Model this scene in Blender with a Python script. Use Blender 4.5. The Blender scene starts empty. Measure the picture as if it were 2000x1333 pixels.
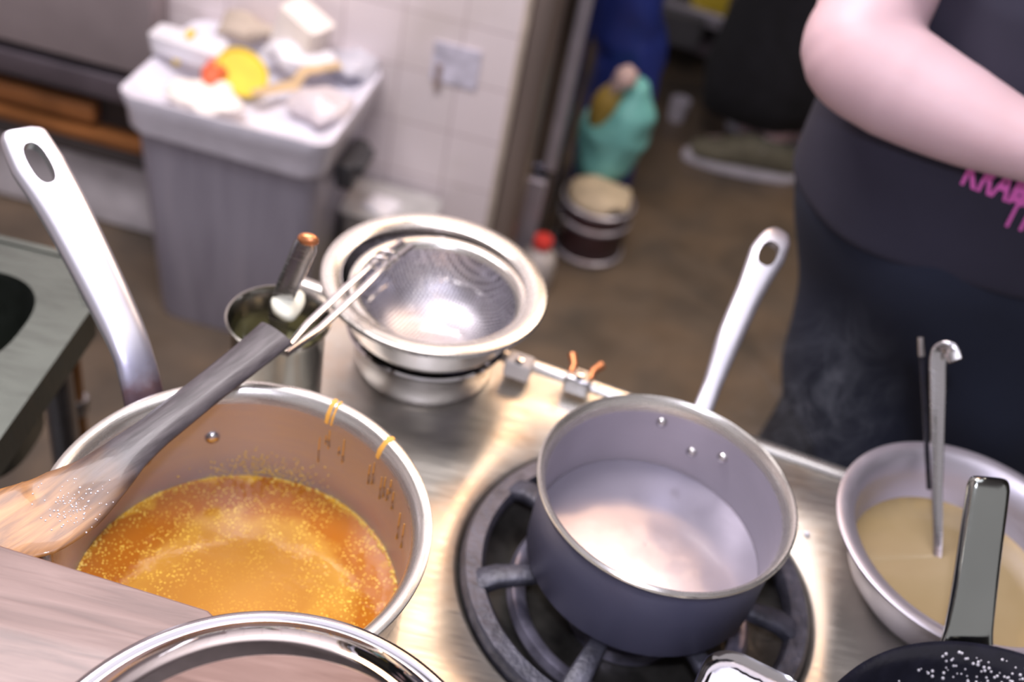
import bpy, bmesh, math, random
import numpy as np
from mathutils import Vector, Matrix, noise
from mathutils.bvhtree import BVHTree
random.seed(7)
R = math.radians
scene = bpy.context.scene
col = scene.collection

# ------------------------------------------------------------------ camera
FPX, PITCH, ROLL, CZ = 2200.0, R(40), R(12.5), 1.45
fwd = Vector((0, math.cos(PITCH), -math.sin(PITCH)))
rt = Vector((1, 0, 0))
dn = fwd.cross(rt)
cam_d = bpy.data.cameras.new('camera')
cam = bpy.data.objects.new('camera', cam_d); col.objects.link(cam)
cam_d.sensor_width = 36; cam_d.lens = FPX / 2000 * 36
cx = rt * math.cos(ROLL) - dn * math.sin(ROLL)
cdn = rt * math.sin(ROLL) + dn * math.cos(ROLL)
CAM = Vector((0, 0, CZ))
M = Matrix((cx, -cdn, -fwd)).transposed().to_4x4(); M.translation = CAM
cam.matrix_world = M
cam_d.clip_start = .02
cam_d.dof.use_dof = True; cam_d.dof.focus_distance = 0.70; cam_d.dof.aperture_fstop = 3.8
scene.camera = cam

def ray(x, y):
    u, v = (x - 1000) / FPX, (y - 666.5) / FPX
    return (fwd + cx * u + cdn * v).normalized()
def at(x, y, z):                      # point at height z
    d = ray(x, y); return CAM + d * ((z - CZ) / d.z)
def aty(x, y, Y):                     # point in the vertical plane y = Y
    d = ray(x, y); return CAM + d * (Y / d.y)

# ------------------------------------------------------------------ world, lights, exposure
w = bpy.data.worlds.new('world'); scene.world = w; w.use_nodes = True
w.node_tree.nodes['Background'].inputs[0].default_value = (.80, .74, .78, 1)
w.node_tree.nodes['Background'].inputs[1].default_value = .55
vs = scene.view_settings
vs.view_transform = 'Standard'; vs.look = 'None'; vs.gamma = 1; vs.use_curve_mapping = False
vs.exposure = 0.14
def lamp(name, kind, loc, energy, color, aim=None, **kw):
    d = bpy.data.lights.new(name, kind); d.energy = energy; d.color = color
    for k, v in kw.items(): setattr(d, k, v)
    o = bpy.data.objects.new(name, d); col.objects.link(o); o.location = loc
    if aim is not None:
        o.rotation_euler = (Vector(aim) - Vector(loc)).to_track_quat('-Z', 'Y').to_euler()
    return o
lamp('camera_flash', 'SPOT', (.0, .03, 1.56), 15, (.82, .82, 1.0), aim=(0, 1.2, .4), spot_size=R(115), spot_blend=.6, shadow_soft_size=.022)
lamp('ceiling_light_wall', 'AREA', (-.6, 1.05, 2.45), 38, (1, .93, .96), aim=(-.6, 1.25, 0), shape='RECTANGLE', size=1.2, size_y=.5)
lamp('heat_lamp', 'AREA', (.22, 1.70, 1.9), 8, (1, .62, .38), aim=(.05, .7, .75), shape='RECTANGLE', size=.7, size_y=.35)
lamp('fill_light_aisle', 'AREA', (.9, 2.4, 2.5), 20, (1, .86, .74), aim=(.6, 2.2, 0), shape='RECTANGLE', size=1.0, size_y=.5)  # unseen fill, added to brighten the aisle behind
lamp('fill_light_stove', 'AREA', (.1, .35, 2.45), 10, (.92, .90, 1), aim=(.1, .6, 0), shape='RECTANGLE', size=1.6, size_y=.9)  # broad unseen fill, added to lift the stove and the steel reflections

# ------------------------------------------------------------------ materials
class NT:
    def __init__(s, name):
        s.m = bpy.data.materials.new(name); s.m.use_nodes = True
        s.t = s.m.node_tree; s.b = s.t.nodes['Principled BSDF']; s._c = None
    def n(s, t, **kw):
        x = s.t.nodes.new(t)
        for k, v in kw.items(): setattr(x, k, v)
        return x
    def l(s, a, b): s.t.links.new(a, b)
    def co(s):
        if not s._c: s._c = s.n('ShaderNodeTexCoord').outputs['Object']
        return s._c
    def noise(s, scale, detail=4, stretch=None, dist=0):
        src = s.co()
        if stretch:
            mp = s.n('ShaderNodeMapping'); mp.inputs['Scale'].default_value = stretch
            s.l(src, mp.inputs[0]); src = mp.outputs[0]
        x = s.n('ShaderNodeTexNoise'); x.inputs['Scale'].default_value = scale
        x.inputs['Detail'].default_value = detail; x.inputs['Distortion'].default_value = dist
        s.l(src, x.inputs['Vector']); return x.outputs['Fac']
    def ramp(s, f, stops):
        r = s.n('ShaderNodeValToRGB'); e = r.color_ramp.elements
        while len(e) < len(stops): e.new(.5)
        for k, (p, c) in enumerate(stops):
            e[k].position = p; e[k].color = (*c, 1) if len(c) == 3 else c
        s.l(f, r.inputs[0]); return r.outputs[0]
    def mix(s, f, a, b, mode='MIX'):
        x = s.n('ShaderNodeMix', data_type='RGBA', blend_type=mode)
        for k, v in ((0, f), (6, a), (7, b)):
            if isinstance(v, (int, float)): x.inputs[k].default_value = v
            elif isinstance(v, tuple): x.inputs[k].default_value = (*v, 1)
            else: s.l(v, x.inputs[k])
        return x.outputs[2]
    def bump(s, f, strength=.3, dist=.002):
        b = s.n('ShaderNodeBump'); b.inputs['Strength'].default_value = strength
        b.inputs['Distance'].default_value = dist; s.l(f, b.inputs['Height']); s.l(b.outputs[0], s.b.inputs['Normal'])
    def set(s, **kw):
        for k, v in kw.items():
            k = k.replace('_', ' ')
            k = {'Coat': 'Coat Weight', 'Spec': 'Specular IOR Level', 'Sheen': 'Sheen Weight', 'SSS': 'Subsurface Weight', 'Trans': 'Transmission Weight'}.get(k, k)
            i = s.b.inputs[k]
            if isinstance(v, (int, float)): i.default_value = v
            elif isinstance(v, tuple): i.default_value = (*v, 1) if len(v) == 3 and i.type == 'RGBA' else v
            else: s.l(v, i)
        return s

def plain(name, c, rough=.5, metal=0, var=.12, scale=20, bump=.0, **kw):
    t = NT(name); f = t.noise(scale)
    lo = tuple(max(0, x * (1 - var)) for x in c); hi = tuple(min(1, x * (1 + var)) for x in c)
    t.set(Base_Color=t.ramp(f, [(.3, lo), (.7, hi)]), Roughness=rough, Metallic=metal, **kw)
    if bump: t.bump(t.noise(scale * 3), bump)
    return t.m
def steel(name, c=(.62, .61, .62), r0=.12, r1=.32, stretch=(1, 1, 12), scale=40, stain=None, bump=.04, metal=1.0):
    t = NT(name); f = t.noise(scale, 5, stretch); g = t.noise(7, 3)
    base = t.ramp(g, [(.3, tuple(x * .82 for x in c)), (.7, c)])
    if stain: base = t.mix(t.ramp(t.noise(16, 6), [(.50, (0, 0, 0)), (.72, (1, 1, 1))]), base, stain)
    t.set(Base_Color=base, Metallic=metal, Roughness=t.ramp(f, [(.25, (r0,) * 3), (.75, (r1,) * 3)]))
    if bump: t.bump(f, bump, .0006)
    return t.m
MT = {}
MT['steel'] = steel('brushed_steel')
MT['steel_pol'] = steel('polished_steel', (.70, .68, .68), .06, .16)
MT['steel_in'] = steel('satin_steel', (.56, .53, .59), .36, .50, (1, 1, 9), metal=.80)
MT['lid_rim'] = steel('lid_rim_steel', (.40, .38, .40), .10, .2)
MT['mirror'] = steel('mirror_steel', (.74, .73, .72), .02, .06, bump=.01)
MT['rim'] = steel('pale_rim_steel', (.68, .65, .60), .20, .34, metal=.85)
MT['steel_dark'] = steel('dull_steel', (.34, .34, .35), .25, .45)
def hot():
    t = NT('heat_tinted_handle_steel'); sep = t.n('ShaderNodeSeparateXYZ'); t.l(t.co(), sep.inputs[0])
    ad = t.n('ShaderNodeMath', operation='MULTIPLY_ADD'); t.l(t.noise(60, 5), ad.inputs[0]); ad.inputs[1].default_value = .03; t.l(sep.outputs[2], ad.inputs[2])
    mr = t.n('ShaderNodeMapRange'); t.l(ad.outputs[0], mr.inputs[0]); mr.inputs[1].default_value = .09; mr.inputs[2].default_value = .17
    t.set(Base_Color=t.ramp(mr.outputs[0], [(.2, (.16, .12, .17)), (.45, (.30, .20, .22)), (.62, (.50, .49, .60)), (.9, (.60, .59, .64))]), Metallic=.9, Roughness=.38); return t.m
MT['hot_handle'] = hot()
MT['counter'] = steel('counter_steel', (.56, .53, .47), .30, .46, (1, 9, 1), 30, (.46, .36, .27), .05, .9)
MT['sink'] = steel('sink_steel', (.17, .19, .17), .35, .55, (1, 8, 1), 30)
MT['handle'] = steel('cast_handle_steel', (.60, .59, .64), .32, .46, (1, 1, 1), 60, metal=.9)
MT['bin_steel'] = (lambda t: (t.set(Base_Color=t.ramp(t.noise(5, 6, (6, 6, .6)), [(.3, (.31, .30, .37)), (.6, (.40, .39, .47)), (.8, (.46, .44, .50))]), Metallic=.25, Roughness=.5), t.m)[1])(NT('scuffed_bin_plastic'))
MT['pot_out'] = plain('dark_pot_exterior', (.125, .130, .215), .42, .2, .12, 9)
MT['iron'] = plain('cast_iron', (.065, .065, .085), .42, .3, .4, 60, .5)
MT['iron_grease'] = plain('greasy_burner_pan', (.085, .080, .070), .32, .6, .5, 35, .4)
MT['gas_metal'] = plain('burner_metal', (.24, .23, .30), .35, .7, .4, 50, .3)
MT['black'] = plain('black_enamel', (.012, .012, .02), .22, 0, .3, 60, .1)
MT['black_cloth'] = plain('black_cloth', (.010, .010, .014), .95, 0, .3, 30)
MT['floor'] = (lambda t: (t.set(Base_Color=t.ramp(t.noise(5, 8, None, .6), [(.3, (.060, .050, .040)), (.5, (.115, .086, .060)), (.75, (.17, .12, .078))]), Roughness=t.ramp(t.noise(9), [(.3, (.28,) * 3), (.7, (.6,) * 3)])), t.bump(t.noise(60), .2), t.m)[2])(NT('worn_floor'))
def tiles():
    t = NT('white_wall_tile'); br = t.n('ShaderNodeTexBrick', offset=0.0)
    mp = t.n('ShaderNodeMapping'); mp.inputs['Rotation'].default_value = (R(90), 0, 0); t.l(t.co(), mp.inputs[0]); t.l(mp.outputs[0], br.inputs[0])
    for k, v in (('Scale', 1), ('Brick Width', .108), ('Row Height', .108), ('Mortar Size', .0016), ('Mortar Smooth', .2)): br.inputs[k].default_value = v
    br.inputs['Color1'].default_value = (.80, .72, .72, 1); br.inputs['Color2'].default_value = (.84, .75, .76, 1); br.inputs['Mortar'].default_value = (.56, .47, .48, 1)
    dirt = t.ramp(t.noise(4, 6), [(.52, (0, 0, 0)), (.8, (1, 1, 1))])
    t.set(Base_Color=t.mix(dirt, br.outputs[0], (.62, .55, .50)), Roughness=.25)
    return t.m
MT['tile'] = tiles()
MT['plinth'] = plain('smeared_white_panel', (.56, .54, .57), .5, 0, .35, 9)
MT['cab'] = plain('pinkish_cabinet_panel', (.36, .31, .32), .35, .2, .2, 4)
MT['cab_dark'] = plain('shelf_gap_dark', (.03, .025, .025), .6)
MT['rail'] = plain('shelf_rail', (.13, .11, .13), .35, .4, .3, 6)
MT['orange_wood'] = plain('orange_wood', (.26, .10, .03), .5, 0, .4, 8)
MT['post'] = (lambda t: (t.set(Base_Color=t.ramp(t.noise(3, 4, (1, 1, .4)), [(.3, (.22, .18, .16)), (.7, (.36, .30, .27))]), Metallic=.5, Roughness=.32), t.m)[1])(NT('post_steel'))
MT['fridge'] = steel('fridge_side_steel', (.30, .30, .32), .10, .2)
MT['strip'] = plain('pale_grey_strip', (.50, .48, .55), .35, .5, .1)

def grain(name, stops, rough, stretch, scale=9, wet=None, spk=None):
    t = NT(name); f = t.noise(scale, 8, stretch, .8)
    c = t.ramp(f, stops)
    if wet: c = t.mix(t.ramp(t.noise(14, 4), [(.5, (0, 0, 0)), (.62, (1, 1, 1))]), c, wet)
    t.set(Base_Color=c, Roughness=rough, Coat=.15); t.bump(f, .25, .0008); return t.m
MT['board'] = grain('grey_brown_board', [(.25, (.10, .060, .052)), (.5, (.18, .112, .096)), (.75, (.25, .165, .145))], .42, (1.2, 14, 6), 9)
MT['disc'] = grain('round_lid_wood', [(.25, (.12, .07, .058)), (.5, (.19, .118, .098)), (.75, (.25, .165, .14))], .42, (1.2, 14, 6), 9)
def spoonm():
    t = NT('scorched_spoon_wood')
    sep = t.n('ShaderNodeSeparateXYZ'); t.l(t.co(), sep.inputs[0])
    # char runs up the handle: object x grows from the bowl to the handle end
    ad = t.n('ShaderNodeMath', operation='MULTIPLY_ADD'); t.l(t.noise(28, 4), ad.inputs[0]); ad.inputs[1].default_value = .05; t.l(sep.outputs[0], ad.inputs[2])
    mr = t.n('ShaderNodeMapRange'); t.l(ad.outputs[0], mr.inputs[0]); mr.inputs[1].default_value = .0; mr.inputs[2].default_value = .19
    wood = t.ramp(t.noise(12, 7, (2, 16, 8), .5), [(.3, (.13, .050, .012)), (.55, (.33, .145, .035)), (.75, (.45, .23, .07))])
    m = t.ramp(mr.outputs[0], [(.22, (0, 0, 0)), (.55, (1, 1, 1))])
    t.set(Base_Color=t.mix(m, wood, t.ramp(t.noise(20, 4, (2, 14, 8)), [(.35, (.035, .030, .034)), (.7, (.085, .075, .082))])), Roughness=.42, Coat=.12)
    t.bump(t.noise(12, 7, (2, 16, 8), .5), .3, .001); return t.m
MT['spoon'] = spoonm()
def soup(name, cx_, cols, glit, bump, rim, rough=.08):
    t = NT(name)
    gr = t.n('ShaderNodeVectorMath', operation='LENGTH'); t.l(t.co(), gr.inputs[0])
    nz = t.noise(28, 6, None, .8)
    ad = t.n('ShaderNodeMath', operation='MULTIPLY_ADD'); t.l(nz, ad.inputs[0]); ad.inputs[1].default_value = .055; t.l(gr.outputs['Value'], ad.inputs[2])
    mr = t.n('ShaderNodeMapRange'); t.l(ad.outputs[0], mr.inputs[0]); mr.inputs[1].default_value = 0; mr.inputs[2].default_value = rim
    c = t.ramp(mr.outputs[0], cols)
    if glit:
        v = t.n('ShaderNodeTexVoronoi'); v.inputs['Scale'].default_value = 430; t.l(t.co(), v.inputs[0])
        sp = t.ramp(v.outputs['Distance'], [(.18, (1, 1, 1)), (.34, (0, 0, 0))])
        msk = t.ramp(t.noise(45, 5), [(.40, (0, 0, 0)), (.54, (1, 1, 1))])
        ring = t.ramp(mr.outputs[0], [(.35, (.25,) * 3), (.62, (1,) * 3)])
        k = t.mix(1.0, sp, msk, 'MULTIPLY'); k = t.mix(1.0, k, ring, 'MULTIPLY')
        c = t.mix(k, c, glit)
    t.set(Base_Color=c, Roughness=rough, Coat=.25, Spec=.5)
    t.t.nodes['Principled BSDF'].inputs['Coat Roughness'].default_value = .04
    t.bump(t.noise(130, 3), bump, .0008); return t.m
MT['soup'] = soup('orange_broth', 0, [(.2, (.47, .225, .045)), (.50, (.46, .205, .035)), (.66, (.55, .27, .04)), (.76, (.40, .125, .010)), (.93, (.42, .135, .01)), (1.0, (.72, .40, .03))], (.95, .66, .10), .35, .150)
MT['broth'] = soup('pale_brown_broth', 0, [(.1, (.36, .28, .16)), (.8, (.30, .225, .115)), (1, (.36, .26, .12))], None, .08, .12, .12)
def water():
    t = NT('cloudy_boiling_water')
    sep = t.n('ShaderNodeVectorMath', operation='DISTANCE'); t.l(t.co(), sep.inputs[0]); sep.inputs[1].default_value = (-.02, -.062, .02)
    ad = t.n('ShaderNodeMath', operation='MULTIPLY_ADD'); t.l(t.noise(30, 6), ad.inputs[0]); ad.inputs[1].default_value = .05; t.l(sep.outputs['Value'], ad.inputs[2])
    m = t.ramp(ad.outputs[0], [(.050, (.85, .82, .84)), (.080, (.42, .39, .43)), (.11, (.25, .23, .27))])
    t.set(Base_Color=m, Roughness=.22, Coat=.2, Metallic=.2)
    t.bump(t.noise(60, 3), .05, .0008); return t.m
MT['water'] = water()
MT['glass'] = NT('clear_glass').set(Base_Color=(.93, .97, .96), Roughness=.02, Trans=1.0, IOR=1.45).m
MT['skin'] = (lambda t: (t.set(Base_Color=t.ramp(t.noise(9, 4), [(.3, (.57, .38, .40)), (.7, (.64, .45, .48))]), Roughness=.5, SSS=.12), t.t.nodes['Principled BSDF'].inputs['Subsurface Radius'].__setattr__('default_value', (.02, .008, .005)), t.m)[2])(NT('skin'))
def cloth(name, c, s=420):
    t = NT(name); wv = t.noise(s, 2); t.set(Base_Color=t.mix(t.ramp(t.noise(6, 4), [(.3, (0,) * 3), (.7, (1,) * 3)]), tuple(x * .8 for x in c), tuple(x * 1.2 for x in c)), Roughness=.95)
    t.bump(wv, .15, .0006); return t.m
MT['shirt'] = cloth('navy_shirt_cloth', (.028, .026, .044))
MT['apron'] = cloth('navy_apron_cloth', (.014, .018, .036))
MT['pink'] = plain('pink_print', (.80, .15, .55), .6)
MT['hair'] = plain('dark_brown_hair', (.03, .018, .012), .5)
MT['white'] = plain('white_plastic', (.80, .79, .84), .25, 0, .06, 12)
MT['bag_film'] = plain('thin_white_bag', (.74, .73, .82), .22, 0, .1, 18, .3)
MT['cream'] = plain('cream_paper', (.88, .82, .76), .7, 0, .06)
MT['yellow'] = plain('yellow_plastic', (.80, .60, .06), .35, 0, .1)
MT['tan'] = plain('tan_card', (.55, .40, .23), .7, 0, .25)
MT['redorange'] = plain('red_orange_print', (.72, .13, .05), .4)
MT['grey_tub'] = plain('cloudy_tub', (.42, .42, .42), .3, 0, .25, 14)
MT['dirty_yellow'] = plain('dirty_yellow', (.50, .43, .08), .5)
MT['teal'] = plain('teal_plastic_film', (.20, .55, .52), .3, 0, .35, 9, .3)
MT['mustard'] = plain('mustard_film', (.36, .25, .05), .4, 0, .2)
MT['pinkish'] = plain('pale_pink_film', (.66, .48, .45), .4, 0, .15)
MT['blue'] = plain('blue_film', (.020, .035, .20), .35, 0, .4, 9, .3)
MT['maroon'] = plain('maroon_drum', (.055, .022, .026), .4, 0, .3)
MT['red'] = plain('red_cap', (.65, .05, .04), .4)
MT['shoe'] = plain('olive_canvas', (.14, .13, .09), .8, 0, .2, 50)
MT['sole'] = plain('white_rubber', (.50, .48, .54), .5)
MT['copper'] = plain('copper_prong', (.62, .24, .10), .35, .8, .1)
MT['charcoal'] = plain('charcoal_plastic', (.05, .05, .055), .5)
MT['bluecloth'] = plain('blue_cloth', (.08, .25, .42), .9)
MT['powder'] = plain('white_powder', (.86, .84, .90), .9, 0, .04, 200, 1.0)
MT['pale_food'] = plain('pale_cream_food', (.80, .80, .66), .4, 0, .08)
MT['drip'] = plain('broth_drip', (.72, .36, .06), .6, 0, .2)
MT['bubble'] = plain('pale_bubble', (.8, .78, .82), .08, .3)

# ------------------------------------------------------------------ mesh helpers: a shape is (verts, faces)
def join(*ss):
    V, F = [], []
    for v, f in ss:
        n = len(V); V += [Vector(p) for p in v]; F += [tuple(i + n for i in q) for q in f]
    return V, F
def xf(s, m=None, loc=None):
    v, f = s
    v = [Vector(p) for p in v]
    if m is not None: v = [m @ p for p in v]
    if loc is not None: v = [p + Vector(loc) for p in v]
    return v, f
def lathe(prof, c=(0, 0, 0), seg=72, close=False):
    V, F = [], []; n = len(prof)
    for r, z in prof:
        for k in range(seg):
            a = 2 * math.pi * k / seg; V.append(Vector((c[0] + r * math.cos(a), c[1] + r * math.sin(a), c[2] + z)))
    for i in range(n if close else n - 1):
        j = (i + 1) % n
        for k in range(seg):
            l = (k + 1) % seg
            F.append((i * seg + k, i * seg + l, j * seg + l, j * seg + k))
    return V, F
def loft(rings, caps=True):
    V, F = [], []; n = len(rings[0])
    for r in rings: V += [Vector(p) for p in r]
    for i in range(len(rings) - 1):
        for k in range(n):
            l = (k + 1) % n; F.append((i * n + k, i * n + l, (i + 1) * n + l, (i + 1) * n + k))
    if caps:
        F.append(tuple(range(n - 1, -1, -1))); F.append(tuple(range((len(rings) - 1) * n, len(rings) * n)))
    return V, F
def sweep(path, sizes, seg=16, up=(0, 0, 1), power=2.0, caps=True):
    """path: points; sizes: r or (half width, half thickness); superellipse section"""
    P = [Vector(p) for p in path]; rings = []
    if not isinstance(sizes, list): sizes = [sizes] * len(P)
    pu = None
    for i, p in enumerate(P):
        t = (P[min(i + 1, len(P) - 1)] - P[max(i - 1, 0)]).normalized()
        u = Vector(up) if pu is None or up != 'par' else pu
        side = t.cross(u)
        if side.length < 1e-4: side = t.cross(Vector((0, 1, .01)))
        side.normalize(); nn = side.cross(t).normalized()
        s = sizes[i]; a, b = (s, s) if isinstance(s, (int, float)) else s
        ring = []
        for k in range(seg):
            th = 2 * math.pi * k / seg; c, q = math.cos(th), math.sin(th)
            ring.append(p + side * a * math.copysign(abs(c) ** (2 / power), c) + nn * b * math.copysign(abs(q) ** (2 / power), q))
        rings.append(ring)
    return loft(rings, caps)
def smooth_path(pts, n=8, closed=False):
    P = [Vector(p) for p in pts]; out = []
    m = len(P)
    for i in range(m if closed else m - 1):
        if closed: a, b, c, d = P[i - 1], P[i], P[(i + 1) % m], P[(i + 2) % m]
        else: a, b, c, d = P[max(i - 1, 0)], P[i], P[i + 1], P[min(i + 2, m - 1)]
        for k in range(n):
            t = k / n
            out.append(.5 * ((2 * b) + (c - a) * t + (2 * a - 5 * b + 4 * c - d) * t * t + (3 * b - a - 3 * c + d) * t ** 3))
    if not closed: out.append(P[-1])
    return out
def lerpl(vals, n=8):
    out = []
    for i in range(len(vals) - 1):
        for k in range(n):
            t = k / n; a, b = vals[i], vals[i + 1]
            out.append(a + (b - a) * t if isinstance(a, (int, float)) else tuple(x + (y - x) * t for x, y in zip(a, b)))
    out.append(vals[-1]); return out
def boxs(c, d, rz=0):
    x, y, z = (k / 2 for k in d)
    V = [Vector(p) for p in ((-x, -y, -z), (x, -y, -z), (x, y, -z), (-x, y, -z), (-x, -y, z), (x, -y, z), (x, y, z), (-x, y, z))]
    F = [(0, 3, 2, 1), (4, 5, 6, 7), (0, 1, 5, 4), (1, 2, 6, 5), (2, 3, 7, 6), (3, 0, 4, 7)]
    return xf((V, F), Matrix.Rotation(rz, 3, 'Z'), c)
def ball(c, r, seg=16, sq=(1, 1, 1)):
    V, F = [], []; rows = seg // 2
    for i in range(rows + 1):
        ph = math.pi * i / rows
        for k in range(seg):
            a = 2 * math.pi * k / seg
            V.append(Vector((c[0] + r * sq[0] * math.sin(ph) * math.cos(a), c[1] + r * sq[1] * math.sin(ph) * math.sin(a), c[2] + r * sq[2] * math.cos(ph))))
    for i in range(rows):
        for k in range(seg):
            l = (k + 1) % seg; F.append((i * seg + k, (i + 1) * seg + k, (i + 1) * seg + l, i * seg + l))
    return V, F
def rrect(cx_, cy_, w_, d_, r, z, rz=0, n=6):
    out = []
    for qx, qy, a0 in ((1, 1, 0), (-1, 1, 90), (-1, -1, 180), (1, -1, 270)):
        for k in range(n + 1):
            a = R(a0 + 90 * k / n)
            x = qx * (w_ / 2 - r) + r * math.cos(a); y = qy * (d_ / 2 - r) + r * math.sin(a)
            out.append(Vector((cx_ + x * math.cos(rz) - y * math.sin(rz), cy_ + x * math.sin(rz) + y * math.cos(rz), z)))
    return out

ORI = {}
def tag(o, label=None, cat=None, group=None, kind=None):
    for k, v in (('label', label), ('category', cat), ('group', group), ('kind', kind)):
        if v: o[k] = v
    return o
def thing(name, label, cat, loc=(0, 0, 0), group=None):
    o = bpy.data.objects.new(name, None); col.objects.link(o); o.location = loc; o.empty_display_size = .03
    ORI[o.name] = Vector(loc); return tag(o, label, cat, group)
def mk(name, shape, mat, parent=None, origin=None, smooth=True, bevel=0, sub=0, label=None, solid=0, up=False):
    v, f = shape
    org = ORI[parent.name] if parent is not None else Vector(origin) if origin is not None else Vector((0, 0, 0))
    me = bpy.data.meshes.new(name); me.from_pydata([tuple(Vector(p) - org) for p in v], [], f)
    me.materials.append(MT[mat] if isinstance(mat, str) else mat)
    bm = bmesh.new(); bm.from_mesh(me); bmesh.ops.remove_doubles(bm, verts=bm.verts, dist=1e-6)
    bmesh.ops.recalc_face_normals(bm, faces=bm.faces); bm.normal_update()
    if up: bmesh.ops.reverse_faces(bm, faces=[f for f in bm.faces if f.normal.z < -.9])
    bm.to_mesh(me); bm.free()
    if smooth:
        me.polygons.foreach_set('use_smooth', [True] * len(me.polygons))
        if not sub: me.set_sharp_from_angle(angle=R(50))
    o = bpy.data.objects.new(name, me); col.objects.link(o)
    if parent is not None: o.parent = parent; ORI[o.name] = org
    else: o.location = org; ORI[o.name] = org
    if solid: m = o.modifiers.new('s', 'SOLIDIFY'); m.thickness = solid; m.offset = 0
    if bevel:
        m = o.modifiers.new('b', 'BEVEL'); m.width = bevel; m.segments = 3; m.limit_method = 'ANGLE'; m.angle_limit = R(40)
        me.polygons.foreach_set('use_smooth', [True] * len(me.polygons))
        if not smooth: pass
    if sub: m = o.modifiers.new('u', 'SUBSURF'); m.levels = sub; m.render_levels = sub
    if label: o['label'] = label
    return o
def struct(name, *a, **k):
    o = mk(name, *a, **k); o['kind'] = 'structure'; return o
def remesh(shape, voxel, sm=6):
    """one continuous skin around overlapping limbs"""
    me = bpy.data.meshes.new('tmp'); me.from_pydata([tuple(p) for p in shape[0]], [], shape[1])
    bm = bmesh.new(); bm.from_mesh(me); bmesh.ops.recalc_face_normals(bm, faces=bm.faces); bm.to_mesh(me); bm.free()
    o = bpy.data.objects.new('tmp', me); col.objects.link(o)
    m = o.modifiers.new('r', 'REMESH'); m.mode = 'VOXEL'; m.voxel_size = voxel
    s = o.modifiers.new('s', 'SMOOTH'); s.factor = .5; s.iterations = sm
    dg = bpy.context.evaluated_depsgraph_get(); dg.update()
    e = o.evaluated_get(dg).to_mesh()
    V = [v.co.copy() for v in e.vertices]; F = [tuple(p.vertices) for p in e.polygons]
    o.evaluated_get(dg).to_mesh_clear(); bpy.data.objects.remove(o)
    return V, F
def crumple(shape, amt, freq, seed=0):
    v, f = shape; off = Vector((seed * 3.1, seed * 1.7, seed))
    return [Vector(p) + noise.noise_vector(Vector(p) * freq + off) * amt for p in v], f

# ================================================================== SETTING
WN = Vector((.07, 1, 0)); W0 = Vector((-.83, 1.87, 0)); WA = -math.atan(.07)
def onwall(x, y, off=0):
    d = ray(x, y); n = WN; t = ((W0 - CAM).dot(n) - off) / d.dot(n); return CAM + d * t
def wy(x): return 1.87 - .07 * (x + .83)
struct('floor', boxs((.3, 2.2, -.02), (6, 6.4, .04)), 'floor', smooth=False)
wlx0, wlx1 = -2.4, -.09
wc = (wlx0 + wlx1) / 2
struct('wall_back', boxs((wc, wy(wc) + .05, 1.3), ((wlx1 - wlx0) / math.cos(WA), .1, 2.6), WA), 'tile', origin=(wlx1, wy(wlx1), .055), smooth=False)
struct('wall_left', boxs((-2.45, .5, 1.3), (.1, 3.0, 2.6)), 'tile', smooth=False)
dk = plain('dim_far_wall', (.06, .055, .05), .7)
struct('wall_far', boxs((1.2, 4.6, 1.3), (3.6, .1, 2.6)), dk, smooth=False)
struct('wall_right', boxs((3.0, 2.4, 1.3), (.1, 4.5, 2.6)), dk, smooth=False)
struct('ceiling', boxs((.3, 2.0, 2.62), (6, 6.0, .04)), plain('grey_ceiling', (.30, .28, .29), .8), smooth=False)
# steel post that ends the tiled wall
px0 = -.09; pw = .052
post = struct('trim_1', loft([rrect(px0 + pw / 2, wy(px0) + .06, pw, .13, .022, z, WA) for z in (0, .8, 1.6, 2.6)]), 'post')
tile_edge = struct('trim_2', loft([rrect(px0 - .004, wy(px0) - .003, .014, .012, .005, z, WA) for z in (0, 2.6)]), plain('cream_edge_strip', (.50, .43, .36), .4))

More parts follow.
